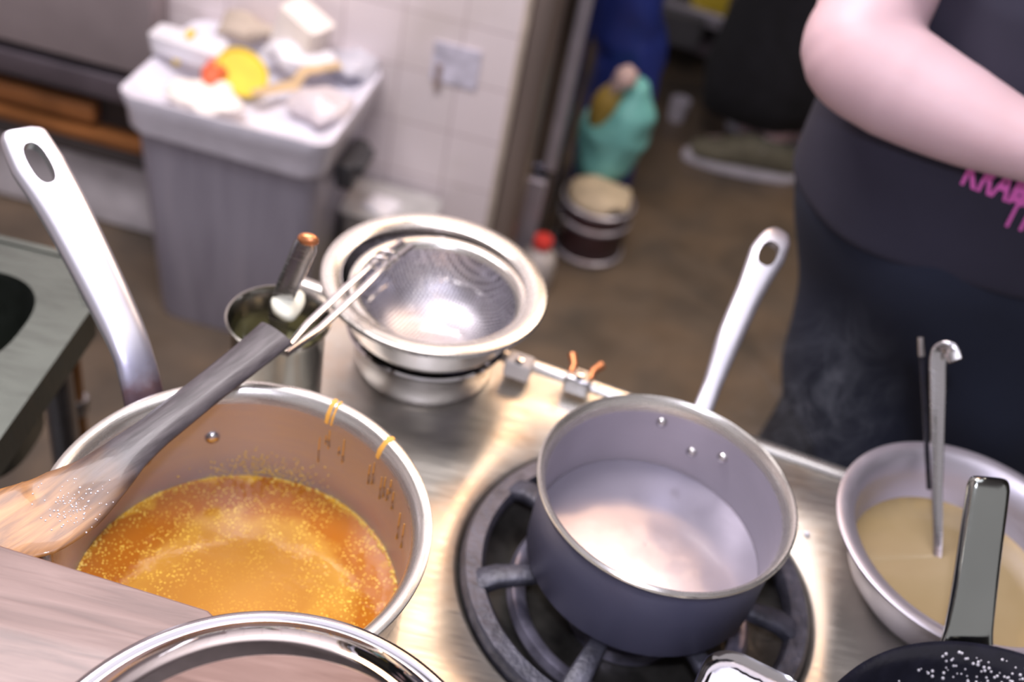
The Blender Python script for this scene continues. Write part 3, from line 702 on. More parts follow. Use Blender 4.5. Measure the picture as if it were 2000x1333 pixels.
mk('table_top', fill, 'sink', t, up=True)
def wallstrip(a, b, z0, z1, th=.012):
    d = (b - a).normalized(); nn = Vector((d.y, -d.x, 0)) * th / 2
    q = [a + nn, b + nn, b - nn, a - nn]
    return loft([[Vector((p.x, p.y, z0)) for p in q], [Vector((p.x, p.y, z1)) for p in q]])
mk('front_lip', join(wallstrip(c1, c2, zs - .035, zs + .002, .008), wallstrip(cf, c1, zs - .035, zs + .002, .008), wallstrip(TL, cf, zs - .035, zs + .002, .008)), 'sink', t)
for lx, ly in ((-.462, .822), (-.43, .34), (-1.06, .34), (-1.06, .83)):
    mk('leg', sweep([(lx, ly, 0), (lx, ly, zs - .002)], .016, 20), 'steel_dark', t)
mk('undershelf', boxs((-.745, .56, .25), (.68, .46, .02)), 'steel_dark', t, smooth=False)
pp = at(150, 760, .40)
t = thing('gas_pipe', 'rusty brown upright pipe in the dark gap beside the sink table', 'pipe', (pp.x, pp.y, 0))
mk('pipe_tube', sweep([(pp.x, pp.y, 0), (pp.x, pp.y, .62)], .008, 16), plain('rusty_pipe', (.16, .07, .02), .5, .3), t)
mk('pipe_joint', lathe([(.0, 0), (.012, 0), (.013, .004), (.013, .02), (.012, .024), (0, .024)], (pp.x, pp.y, .36), 24), 'steel_dark', t)
# ================================================================== WALL CABINET, low left
t = thing('shelf_cabinet', 'low steel cabinet front with a dark open shelf slot, left of the waste bin', 'cabinet', (-1.15, wy(-1.15) - .02, 0))
xr = -.742; xl = -1.75; cxm = (xl + xr) / 2; L = (xr - xl)
def wb(zlo, zhi, d, th, m, nm, **k):
    return mk(nm, boxs((cxm, wy(cxm) - d, (zlo + zhi) / 2), (L, th, zhi - zlo), WA), m, t, smooth=False, **k)
wb(.372, 1.05, .035, .07, 'cab', 'upper_panel', bevel=.003)
wb(.005, .178, .030, .06, 'plinth', 'white_plinth', bevel=.003)
wb(.185, .366, .010, .018, 'cab_dark', 'slot_back')
wb(.300, .350, .040, .055, 'rail', 'slot_rail', bevel=.004)
wb(.196, .212, .040, .05, 'orange_wood', 'orange_strip', label='orange-brown wooden strip')
mk('orange_plank', boxs((-.99, wy(-.99) - .036, .245), (.22, .03, .04), WA), 'orange_wood', t, smooth=False, bevel=.006, label='orange-brown wooden plank inside the slot')
wb(.176, .190, .045, .08, 'cab_dark', 'slot_floor')

# ================================================================== WASTE BIN
bc = [Vector((-.693, 1.559, .47)), Vector((-.354, 1.531, .47)), Vector((-.326, 1.851, .47)), Vector((-.701, 1.858, .47))]
bx, by = -.520, 1.690; bw, bd, br_ = .340, .290, R(-4.5)
t = thing('waste_bin', 'tall grey rectangular waste bin lined with a white bag against the tiled wall', 'bin', (bx, by, 0))
rg = lambda w2, d2, z, r=.03: rrect(bx, by, w2, d2, r, z, br_, 6)
mk('bin_body', loft([rg(.275, .235, .0), rg(.28, .24, .01), rg(.305, .262, .24), rg(.325, .278, .44), rg(.318, .272, .44), rg(.29, .25, .20), rg(.27, .23, .014)]), 'bin_steel', t)
lw = lambda w2, d2, z, r=.035, a=.006, sd=1: [p + Vector((0, 0, a * noise.noise(p * 16 + Vector((sd, 0, 0))))) + Vector(((p.x - bx), (p.y - by), 0)).normalized() * .004 * noise.noise(p * 30 + Vector((0, sd, 0))) for p in rrect(bx, by, w2, d2, r, z, br_, 14)]
mk('bag_liner', loft([lw(.338, .292, .405, sd=5), lw(.345, .298, .42, sd=3), lw(.352, .304, .448), lw(.364, .314, .468, sd=2), lw(.362, .312, .478), lw(.345, .296, .476), lw(.318, .27, .466, sd=4), lw(.28, .23, .452, a=.014), lw(.15, .13, .45, a=.02), lw(.02, .02, .455, .005)], caps=True), 'bag_film', t, label='glossy white bag folded over the rim')
hp = Vector((bx + .168, by - .01, .36)); hm = Matrix.Rotation(br_, 3, 'Z')
mk('side_handle', join(boxs(hp + hm @ Vector((.010, 0, 0)), (.03, .10, .05), br_), boxs(hp + hm @ Vector((.03, -.0, .012)), (.018, .07, .02), br_)), 'charcoal', t, smooth=False, bevel=.005, label='dark side handle')
# rubbish: every item its own thing
def rub(name, label, cat, shape, mat, org): tag(mk(name, shape, mat, origin=org), label, cat)
def bp(x, y, z): return at(x, y, z)
p = bp(470, 145, .488); mY = Matrix.Rotation(R(24), 3, 'X') @ Matrix.Rotation(R(28), 3, 'Y')
rub('yellow_disc', 'round yellow plastic disc on top of the rubbish in the bin', 'disc', xf(lathe([(0, 0), (.041, 0), (.045, .003), (.046, .009), (.043, .010), (.041, .005), (0, .004)], seg=48), mY, p), 'yellow', p)
p = bp(418, 141, .497); rub('red_wrapper', 'crumpled red-orange wrapper beside the yellow lid', 'wrapper', crumple(xf(ball((0, 0, 0), .034, 20, (.6, 1.1, .5)), None, p), .010, 40, 3), 'redorange', p)
p = bp(590, 62, .530); mC = Matrix.Rotation(R(-24), 3, 'Z') @ Matrix.Rotation(R(18), 3, 'Y')
rub('paper_box', 'upright cream white paper box at the back of the bin', 'box', xf(loft([rrect(0, 0, .082, .062, .010, z) for z in (-.040, -.036, .030, .036)]), mC, p), 'cream', p)
p = bp(370, 95, .500); rub('white_carton', 'flattened white carton with a yellow mark at the bin left corner', 'carton', crumple(xf(loft([rrect(0, 0, .13, .055, .012, z) for z in (-.010, -.006, .014, .018)]), Matrix.Rotation(R(-8), 3, 'Z'), p), .006, 30, 5), 'white', p)
p = bp(372, 66, .522); rub('yellow_scrap', 'small yellow scrap on the white carton', 'scrap', crumple(xf(ball((0, 0, 0), .016, 14, (.5, 1, .3)), None, p), .005, 50, 9), 'yellow', p)
p = bp(345, 105, .49); rub('yellow_tag', 'thin yellow tag hanging from the white carton', 'tag', crumple(boxs(p, (.010, .012, .035)), .002, 60, 9), 'yellow', p)
p = bp(480, 55, .500); rub('tan_paper', 'tan crumpled paper behind the white carton', 'paper', crumple(xf(ball((0, 0, 0), .045, 22, (1.2, .6, .4)), None, p), .016, 28, 7), plain('grey_tan_paper', (.52, .44, .36), .8), p)
p = bp(400, 190, .482); rub('white_tissue', 'crumpled white tissue at the near left of the bin', 'tissue', crumple(xf(ball((0, 0, 0), .050, 26, (1.3, .8, .35)), None, p), .015, 30, 11), 'cream', p)
p = bp(575, 168, .486); rub('tan_peelings', 'orange-tan card strip between the crumpled white bags', 'card', crumple(sweep([p + Vector((-.055, -.05, 0)), p, p + Vector((.01, .04, .01)), p + Vector((.05, .09, .012))], [(.010, .003), (.014, .004), (.012, .004), (.02, .004)], 12), .010, 30, 12), 'tan', p)
p = bp(632, 205, .482); rub('pale_bag', 'pale pinkish crumpled bag at the near right of the bin', 'bag', crumple(xf(ball((0, 0, 0), .052, 26, (1.0, .9, .4)), None, p), .014, 26, 14), plain('pale_pink_bag', (.66, .60, .62), .4), p)
p = bp(580, 112, .496); rub('white_bag', 'bright white crumpled bag in the middle of the bin', 'bag', crumple(xf(ball((0, 0, 0), .052, 26, (1.3, .5, .4)), None, p), .016, 30, 16), 'white', p)
p = bp(690, 125, .480); rub('clear_wrap', 'greyish crumpled plastic wrap at the far right of the bin', 'wrap', crumple(xf(ball((0, 0, 0), .050, 26, (.9, 1.1, .4)), None, p), .016, 30, 18), plain('grey_wrap', (.55, .55, .62), .15), p)

# tub on the floor by the wall, sticker on the tiles
p = Vector((-.275, wy(-.275) - .085, 0))
t = thing('plastic_tub', 'cloudy plastic tub with a lid on a yellow base, between bin and post', 'tub', p)
ring = lambda w2, d2, z, r=.015: rrect(p.x, p.y, w2, d2, r, z, WA)
mk('yellow_base', loft([ring(.17, .12, .0), ring(.17, .12, .165)]), 'dirty_yellow', t, label='yellow lower box')
mk('tub_body', loft([ring(.150, .105, .167), ring(.155, .11, .17), ring(.162, .115, .235), ring(.172, .125, .240), ring(.172, .125, .246), ring(.16, .113, .248)]), 'grey_tub', t)
mk('crumpled_contents', crumple(ball((p.x - .02, p.y - .01, .248), .036, 20, (1.1, .8, .35)), .01, 40, 4), 'white', t)
p = onwall(890, 128, .002)
st_ = mk('wall_sticker', boxs(p, (.085, .003, .075), WA), plain('faded_sticker', (.62, .60, .70), .4, 0, .35, 28), origin=p, smooth=False); tag(st_, 'faded bluish sticker on the white wall tiles', 'sticker')
p = onwall(855, 150, .004)
o = mk('wall_stain', crumple(boxs(p, (.012, .003, .05), WA), .002, 60, 3), plain('brown_smudge', (.35, .27, .25), .6), origin=p); tag(o, 'brown smudge beside the bluish sticker on the tiles', 'stain')

# ================================================================== FRIDGE SIDE behind the post
fa = Vector((.012, 1.99, 0)); fb = Vector((.026, 2.24, 0)); fd = (fb - fa).normalized(); fn = Vector((-fd.y, fd.x, 0))
t = thing('steel_fridge', 'tall dark steel fridge with pale vertical strips, behind the wall post', 'fridge', (fa + fb) / 2 + fn * .2)
q = [fa, fb, fb + fn * .40, fa + fn * .40]
mk('fridge_body', loft([[Vector((v.x, v.y, z)) for v in q] for z in (.03, 2.1)]), 'fridge', t, bevel=.006)
for X_, z0, z1, ww in ((-.002, .26, 1.9, .026), (-.046, .32, 1.9, .012)):
    mk('door_strip', boxs((X_, 1.972, (z0 + z1) / 2), (ww, .020, z1 - z0), R(-3)), 'strip', t, bevel=.004)
mk('lower_strip', boxs((-.022, 1.968, .125), (.044, .022, .22), R(-3)), 'strip', t, bevel=.004)

# ================================================================== DRUM, BAGS, BOTTLE on the floor
p = aty(1165, 520, 2.10); p.z = 0; D = (.118, 2.105, 0)
t = thing('metal_drum', 'small maroon drum with pale steel hoops, full of tan rubbish, on the floor', 'drum', D)
mk('drum_wall', lathe([(0, 0), (.072, 0), (.075, .004), (.078, .135), (.075, .135), (.070, .01), (0, .01)], D, 64), 'maroon', t)
for z in (.010, .092, .132):
    mk('hoop', lathe([(.0755, -.005), (.0805, -.003), (.0805, .003), (.0765, .005)], (D[0], D[1], z), 64, True), 'strip', t)
mk('bail_lug', boxs((D[0] - .065, D[1] - .05, .085), (.018, .018, .035), R(40)), 'steel', t, bevel=.003)
rub('tan_rubbish', 'pale tan crumpled paper heaped in the maroon drum', 'paper', crumple(ball((D[0], D[1], .140), .070, 28, (1, 1, .45)), .014, 22, 5), plain('pale_tan_paper', (.52, .43, .30), .7, 0, .3, 14), (D[0], D[1], .12))
def bagshape(pts, rad, seed, amt=.012, fr=18): return crumple(sweep(smooth_path(pts, 6), lerpl(rad, 6), 28, up=(0, -1, .1)), amt, fr, seed)
Yb = 2.22
q = [aty(1168, 345, Yb), aty(1180, 312, Yb), aty(1205, 255, Yb), aty(1232, 205, Yb), aty(1250, 160, Yb)]
tb = mk('teal_bag', remesh(bagshape(q, [.044, .068, .078, .058, .022], 3), .006, 3), 'teal', origin=q[0]); tag(tb, 'bulging teal plastic bag standing behind the maroon drum', 'bag')
q = [aty(1165, 250, Yb - .02), aty(1180, 205, Yb - .03), aty(1205, 175, Yb - .02)]
o = mk('mustard_bag', bagshape(q, [.022, .028, .020], 6, .006), 'mustard', origin=q[0]); tag(o, 'mustard yellow bag folded over the teal bag', 'bag')
q = [aty(1205, 172, Yb - .03), aty(1222, 152, Yb - .035), aty(1236, 136, Yb - .03)]
o = mk('pink_bundle', bagshape(q, [.018, .026, .014], 8, .006), 'pinkish', origin=q[0]); tag(o, 'pale pink twisted bundle on top of the mustard bag', 'bundle')
q = [aty(1222, 240, Yb + .15), aty(1225, 130, Yb + .14), aty(1225, 40, Yb + .14), aty(1230, -90, Yb + .14), aty(1235, -160, Yb + .14)]
q[0] = Vector((q[1].x, q[1].y, .0))
o = mk('blue_sack', bagshape(q, [(.072, .06), (.078, .07), (.082, .07), (.08, .07), (.03, .03)], 9, .012), 'blue', origin=q[0]); tag(o, 'tall dark blue plastic sack behind the teal bag', 'sack')
p = Vector((.018, 1.915, 0))
t = thing('plastic_bottle', 'cloudy plastic bottle with a red cap beside the maroon drum', 'bottle', p)
mk('bottle_body', lathe([(0, 0), (.032, 0), (.036, .006), (.036, .075), (.030, .095), (.016, .105), (.016, .112), (0, .112)], p, 40), plain('cloudy_plastic', (.50, .46, .44), .3), t)
mk('cap', lathe([(0, 0), (.020, 0), (.020, .018), (.018, .021), (0, .021)], p + Vector((0, 0, .112)), 32), 'red', t, label='red screw cap')

# dim things further down the aisle
p = aty(1340, 25, 3.1)
t = thing('storage_rack', 'dim low rack with a grey shelf rail, behind the blue sack', 'rack', (p.x, 3.2, 0))
mk('shelf_rail', boxs((p.x + .02, 3.1, p.z), (.34, .025, .04), R(-12)), 'strip', t, bevel=.004)
mk('rack_shelf', boxs((p.x + .02, 3.30, p.z - .01), (.40, .36, .02), R(-12)), 'rail', t, smooth=False)
mk('lower_shelf', boxs((p.x + .02, 3.28, .08), (.40, .34, .03), R(-12)), 'rail', t, smooth=False)
for sx_ in (-.17, .21): mk('rack_leg', boxs((p.x + sx_, 3.14, p.z / 2), (.02, .02, p.z)), 'rail', t, smooth=False)
p = aty(1400, 5, 3.05); rub('yellow_box', 'small yellow box on the dim rack by the black clothed person', 'box', boxs((p.x - .01, p.y + .1, aty(1340, 25, 3.1).z + .052), (.09, .07, .10), .2), 'yellow', (p.x, p.y + .1, p.z))
p = aty(1345, 160, 2.75); o = mk('white_cup', lathe([(0, 0), (.022, 0), (.028, .06), (.026, .06), (.020, .003), (0, .003)], (p.x, 2.80, 0), 32), 'sole', origin=(p.x, 2.80, 0)); tag(o, 'small pale cup on the floor left of the black trousers', 'cup')
p = aty(1310, 100, 3.0); o = mk('grey_crate', loft([rrect(p.x, 3.12, .16, .14, .02, z) for z in (.096, .10, .17, .18)]), plain('grey_crate', (.10, .10, .11), .6), origin=(p.x, 3.12, .1)); tag(o, 'dim grey crate on the lower shelf of the rack', 'crate')

# ================================================================== PEOPLE
def limb(pts, rad, seg=24, n=5, up=(0, -1, .1)):
    return sweep(smooth_path(pts, n), lerpl(rad, n), seg, up=up)
def ell(cx_, cy_, z, a, b, n=40, rz=0): return [Vector((cx_ + a * math.cos(2 * math.pi * k / n) * math.cos(rz) - b * math.sin(2 * math.pi * k / n) * math.sin(rz), cy_ + a * math.cos(2 * math.pi * k / n) * math.sin(rz) + b * math.sin(2 * math.pi * k / n) * math.cos(rz), z)) for k in range(n)]
def hand(wr, d, palm_n, side_thumb, curl=.35, s=1.0):
    """wr wrist point, d direction of the fingers, palm_n direction the palm faces"""
    d = d.normalized(); n = (palm_n - d * palm_n.dot(d)).normalized(); sd = d.cross(n).normalized() * side_thumb
    parts = [sweep([wr - d * .01, wr + d * .03 * s, wr + d * .065 * s, wr + d * .088 * s], [(.026 * s, .021 * s), (.034 * s, .017 * s), (.040 * s, .015 * s), (.036 * s, .011 * s)], 20, up=n)]
    for k, (off, ln) in enumerate(((.030, .070), (.010, .078), (-.010, .073), (-.029, .058))):
        b = wr + d * (.080 + (.004 if k in (1, 2) else 0)) * s + sd * off * s
        p = [b]; dd = d + sd * (.10 - .07 * k)
        for seg_ in range(3):
            c = curl * (seg_ + .6); v = (dd * math.cos(c) + n * math.sin(c)).normalized(); p.append(p[-1] + v * ln * s * (.45, .31, .24)[seg_])
        parts.append(sweep([b - d * .02] + p, [.0095 * s, .0098 * s, .0090 * s, .0082 * s, .006 * s], 12, up=n))
    tb_ = wr + d * .022 * s + sd * .024 * s; v = (d * .62 + sd * .75 + n * .25).normalized(); v2 = (d * .9 + sd * .35 + n * .35).normalized()
    parts.append(sweep([tb_ - v * .012, tb_ + v * .032 * s, tb_ + v * .032 * s + v2 * .030 * s, tb_ + v * .032 * s + v2 * .052 * s], [.013 * s, .012 * s, .0105 * s, .007 * s], 12, up=n))
    return join(*parts)
def head(c, s=1.0, yaw=0):
    m = Matrix.Rotation(yaw, 3, 'Z')
    def L(p): return c + m @ (Vector(p) * s)
    rings = []
    for z, a, b, oy in ((-.115, .028, .030, -.022), (-.105, .042, .050, -.020), (-.07, .060, .078, -.008), (-.03, .070, .090, 0), (.02, .076, .097, .004), (.06, .073, .094, .006), (.095, .055, .072, .008), (.115, .028, .036, .008), (.12, .008, .01, .008)):
        rings.append([L((a * math.cos(2 * math.pi * k / 32), oy + b * math.sin(2 * math.pi * k / 32), z)) for k in range(32)])
    parts = [loft(rings)]
    parts.append(xf(loft([rrect(0, 0, .014, .012, .005, 0), rrect(0, -.006, .020, .02, .008, -.02), rrect(0, -.012, .028, .024, .009, -.042), rrect(0, -.004, .024, .016, .007, -.050)]), m * s, c + m @ Vector((0, -.092 * s, .012 * s))))
    for sx_ in (-1, 1):
        parts.append(xf(ball((0, 0, 0), .03 * s, 14, (.3, .6, 1)), m, L((sx_ * .077, .012, -.01))))
    parts.append(xf(ball((0, 0, 0), .024 * s, 14, (1, .4, .26)), m, L((0, -.086, -.062))))
    eyes = [L((sx_ * .031, -.083, .004)) for sx_ in (-1, 1)]
    return join(*parts), eyes, L

# ---- the near person: arm akimbo, facing the stove
TC = Vector((.500, 1.135, 0))
elb = Vector((.236, 1.015, 1.030)); 
def arm_at(x, y, Y): return aty(x, y, Y)
A = [Vector((.335, 1.165, 1.315)), arm_at(1745, -60, 1.075), arm_at(1700, 40, 1.045), arm_at(1672, 108, 1.015), arm_at(1760, 165, .995), arm_at(1880, 228, .965), arm_at(1970, 268, .942), arm_at(2070, 300, .922)]
AR = [.058, .054, .052, .050, .052, .044, .036, .030]
person = thing('person', 'person in a navy t-shirt and apron with pink lettering, bare forearm bent across the waist', 'person', (TC.x, TC.y, 0))
torso = loft([ell(TC.x, TC.y, z, a, b) for z, a, b in ((.70, .12, .11), (.78, .20, .145), (.88, .225, .160), (.98, .215, .155), (1.08, .205, .150), (1.2, .195, .135), (1.3, .19, .115), (1.37, .15, .085), (1.41, .06, .055))])
neck = limb([(TC.x, TC.y, 1.36), (TC.x, TC.y - .01, 1.47)], [.056, .052], n=3)
hc_ = Vector((TC.x, TC.y - .03, 1.555)); hd, eyes, LH = head(hc_)
legs = []
for sx_ in (-1, 1):
    legs.append(limb([(TC.x + .02 + sx_ * .075, TC.y, .82), (TC.x + .04 + sx_ * .085, TC.y, .62), (TC.x + .03 + sx_ * .09, TC.y - .01, .42), (TC.x + sx_ * .10, TC.y + .01, .25), (TC.x + sx_ * .10, TC.y + .02, .08)], [.085, .070, .060, .055, .040]))
    legs.append(sweep([(TC.x + sx_ * .10, TC.y + .05, .045), (TC.x + sx_ * .102, TC.y - .03, .045), (TC.x + sx_ * .104, TC.y - .11, .033), (TC.x + sx_ * .104, TC.y - .16, .022)], [(.032, .030), (.036, .034), (.042, .025), (.025, .016)], 16))
fa_d = (A[-1] - A[-2]).normalized()
arm = limb(A, AR, 24, 6)
rh = hand(A[-1], (fa_d + Vector((.3, .20, -.25))).normalized(), Vector((-.1, 1, -.1)), -1, .30, .95)
LA = [Vector((TC.x + .165, TC.y + .01, 1.32)), Vector((TC.x + .235, TC.y - .0, 1.20)), Vector((TC.x + .275, TC.y - .005, 1.04)), Vector((TC.x + .275, TC.y - .06, .92)), Vector((TC.x + .268, TC.y - .12, .82))]
arml = limb(LA, [.056, .050, .042, .038, .028], 24, 5)
lh = hand(LA[-1], Vector((-.05, -.35, -.9)), Vector((-1, .1, 0)), -1, .35, .95)
bodyv = remesh(join(torso, neck, hd, *legs, arm, rh, arml, lh), .0052, 5)
b_ = mk('body', bodyv, 'skin', person)
for e in eyes:
    mk('eye', ball(e, .011, 16), 'sole', person)
mk('hair', crumple(loft([[LH((a * math.cos(2 * math.pi * k / 32), oy + b * math.sin(2 * math.pi * k / 32), z)) for k in range(32)] for z, a, b, oy in ((-.08, .03, .02, .075), (-.05, .078, .055, .045), (0, .084, .070, .036), (.05, .084, .088, .020), (.09, .066, .082, .012), (.122, .035, .044, .010), (.132, .008, .01, .01))]), .004, 40), 'hair', person)
# shirt: torso shell plus short sleeves, one cloth; the hem sits just below the waist
def fold(p, amt=.006):
    return amt * (math.sin(p.x * 38 + p.z * 16 + 1.2) * .5 + noise.noise(Vector((p.x * 9, p.y * 9, p.z * 5))) * 1.0)
st_r = []
for i, (z, a, b) in enumerate(((.845, .238, .184), (.852, .241, .188), (.88, .239, .185), (.93, .235, .176), (.98, .233, .172), (1.03, .230, .168), (1.10, .225, .163), (1.18, .214, .155), (1.26, .206, .142), (1.32, .198, .125), (1.375, .155, .095), (1.405, .075, .068))):
    rg_ = ell(TC.x, TC.y, z, a, b, 96)
    st_r.append([p + Vector((p.x - TC.x, p.y - TC.y, 0)).normalized() * fold(p, .010) + Vector((0, 0, (.016 * math.sin((p.x - TC.x) * 6) if i < 3 else 0))) for p in rg_])
shirt_t = loft(st_r)
slv_r = sweep(smooth_path([A[0] + Vector((.03, 0, .02)), A[0], A[0].lerp(A[1], .55), A[0].lerp(A[1], .93)], 4), lerpl([.064, .072, .076, .079], 4), 32, up=(0, -1, .1))
slv_l = sweep(smooth_path([LA[0] + Vector((-.02, 0, .02)), LA[0], LA[1], LA[1].lerp(LA[2], .45)], 4), lerpl([.064, .070, .068, .066], 4), 32, up=(0, -1, .1))
shv = remesh(join(shirt_t, slv_r, slv_l), .005, 3)
sh = mk('tshirt', shv, 'shirt', person)
# a loose shirt panel whose edge stands off behind the forearm (sleeve flap at the top right)
# skirt of the apron
sk = []
for i in range(26):
    z = .872 - i * .0205
    a = np.interp(z, [.35, .5, .62, .75, .83, .88], [.165, .180, .196, .220, .236, .226]); b = np.interp(z, [.35, .5, .62, .75, .83, .88], [.130, .140, .150, .170, .182, .172])
    cxs = np.interp(z, [.35, .5, .62, .78, .9], [.570, .560, .540, .510, .500])
    sk.append([p + Vector((p.x - cxs, p.y - TC.y, 0)).normalized() * (.014 * math.sin((p.x + z * .9) * 24) * min(1, (.88 - z) * 5) + .022 * min(1, (.88 - z) * 5) * noise.noise(Vector((p.x * 8, p.y * 7, z * 6)))) for p in ell(cxs, TC.y, z, a, b, 110)])
apv = loft(sk, caps=False)
ap = mk('apron', apv, 'apron', person, solid=.003)
tr = []
for sx_ in (-1, 1):
    tr.append(limb([(TC.x + .02 + sx_ * .075, TC.y, .80), (TC.x + .04 + sx_ * .085, TC.y, .6), (TC.x + .03 + sx_ * .09, TC.y - .01, .42), (TC.x + .01 + sx_ * .10, TC.y + .01, .25), (TC.x + sx_ * .10, TC.y + .02, .10)], [.110, .090, .085, .078, .070]))
mk('trousers', remesh(join(*tr, loft([ell(TC.x, TC.y, z, a, b) for z, a, b in ((.70, .17, .13), (.80, .205, .150), (.86, .218, .160))])), .008, 3), 'black_cloth', person)
for sx_ in (-1, 1):
    mk('shoe', remesh(sweep([(TC.x + sx_ * .10, TC.y + .075, .05), (TC.x + sx_ * .102, TC.y - .03, .050), (TC.x + sx_ * .104, TC.y - .12, .038), (TC.x + sx_ * .104, TC.y - .19, .026)], [(.036, .048), (.042, .049), (.048, .036), (.028, .022)], 20, power=2.6), .006, 2), 'black', person)
# pink lettering laid on to the shirt
bv = BVHTree.FromPolygons(shv[0], shv[1])
def word(txt, x, y, size, slope, name, sxs=.46):
    cu = bpy.data.curves.new(name, 'FONT'); cu.body = txt; cu.size = size; cu.extrude = 0; cu.offset = size * .028; cu.space_character = 1.05
    o = bpy.data.objects.new(name, cu); col.objects.link(o)
    dg = bpy.context.evaluated_depsgraph_get(); dg.update()
    me = bpy.data.meshes.new_from_object(o.evaluated_get(dg)); bpy.data.objects.remove(o)
    bm = bmesh.new(); bm.from_mesh(me); bmesh.ops.triangulate(bm, faces=bm.faces)
    bmesh.ops.subdivide_edges(bm, edges=bm.edges, cuts=2)
    V = [v.co.copy() for v in bm.verts]; F = [tuple(v.index for v in f.verts) for f in bm.faces]; bm.free()
    Y = TC.y - .18; p0 = bv.ray_cast(CAM, ray(x, y))[0]; out = []
    for v in V:
        q = p0 + Vector((v.x * sxs * math.cos(slope), 0, v.x * sxs * math.sin(slope) + v.y))
        h = bv.ray_cast(Vector((q.x, Y - .3, q.z)), Vector((0, 1, 0)))
        if h[0] is None: h = (q,)
        out.append(h[0] + Vector((0, -.0022, 0)))
    m = mk(name, (out, F), 'pink', None); return m, out, F
for txt, x, y, sz_, sl in (('KRAMP', 1873, 354, .046, R(1)), ('TT', 1953, 434, .044, R(1))):
    m, out, F = word(txt, x, y, sz_, sl, 'lettering')
    bpy.data.objects.remove(m)
    lt = mk('lettering', (out, F), 'pink', person, smooth=False, solid=.0008, label='bold pink capital letters ' + txt)

# ---- the far person in black, standing sideways
PC = Vector((.535, 2.66, 0))
p2_ = thing('person', 'person in loose black clothes and olive trainers standing further back in the aisle', 'person', PC)
legs = []
for dx, dy in ((-.02, -.02), (.09, .13)):
    legs += [limb([(PC.x + dx + .02, PC.y + dy * .6, .85), (PC.x + dx, PC.y + dy, .5), (PC.x + dx + .02, PC.y + dy, .25), (PC.x + dx + .03, PC.y + dy, .09)], [.10, .062, .055, .042]),
             sweep([(PC.x + dx + .07, PC.y + dy, .05), (PC.x + dx - .03, PC.y + dy, .045), (PC.x + dx - .12, PC.y + dy, .03), (PC.x + dx - .15, PC.y + dy, .025)], [(.03, .03), (.036, .032), (.038, .022), (.022, .015)], 16)]
tor = loft([ell(PC.x + .02, PC.y + .05, z, a, b) for z, a, b in ((.75, .12, .14), (.88, .14, .18), (1.05, .12, .155), (1.25, .13, .18), (1.38, .10, .17), (1.46, .05, .055))])
hd2, ey2, LH2 = head(Vector((PC.x + .0, PC.y + .05, 1.61)), 1, R(-90))
armb = [limb([(PC.x + .02, PC.y + .05 + s * .17, 1.37), (PC.x + .03, PC.y + .05 + s * .22, 1.12), (PC.x - .03, PC.y + .05 + s * .22, .90)], [.052, .042, .028]) for s in (-1, 1)]
hands = [hand(Vector((PC.x - .03, PC.y + .05 + s * .22, .90)), Vector((-.3, 0, -.9)), Vector((0, -s, 0)), 1, .4) for s in (-1, 1)]
nk = limb([(PC.x + .02, PC.y + .05, 1.42), (PC.x + .01, PC.y + .05, 1.52)], [.055, .052], n=3)
mk('body', remesh(join(tor, nk, hd2, *legs, *armb, *hands), .0075, 4), 'skin', p2_)
for e in ey2: mk('eye', ball(e, .011, 14), 'sole', p2_)
mk('hair', loft([[LH2((a * math.cos(2 * math.pi * k / 32), oy + b * math.sin(2 * math.pi * k / 32), z)) for k in range(32)] for z, a, b, oy in ((-.08, .03, .02, .075), (-.05, .078, .055, .045), (0, .084, .070, .036), (.05, .084, .088, .020), (.09, .066, .082, .012), (.122, .035, .044, .010), (.132, .008, .01, .01))]), 'hair', p2_)
mk('black_top', remesh(join(loft([ell(PC.x + .02, PC.y + .05, z, a, b) for z, a, b in ((.76, .165, .215), (.9, .165, .21), (1.05, .15, .19), (1.25, .15, .20), (1.38, .12, .19), (1.43, .07, .08))]), *[limb([(PC.x + .02, PC.y + .05 + s * .16, 1.37), (PC.x + .03, PC.y + .05 + s * .22, 1.12), (PC.x - .01, PC.y + .05 + s * .22, .97)], [.066, .06, .052]) for s in (-1, 1)]), .009, 3), 'black_cloth', p2_)
rings = []
for z, xa, xb, yb_ in ((.102, .350, .64, .08), (.13, .342, .66, .13), (.22, .330, .72, .20), (.32, .338, .76, .21), (.45, .365, .77, .22), (.6, .385, .75, .22), (.82, .40, .73, .21), (.9, .41, .70, .19)):
    rings.append([p + Vector((0, 0, .02 * (p.x - .5) * (-1 if z < .1 else 0))) for p in ell((xa + xb) / 2, PC.y + .06, z, (xb - xa) / 2, yb_, 48)])
mk('wide_trousers', crumple(loft(rings), .008, 9), 'black_cloth', p2_)
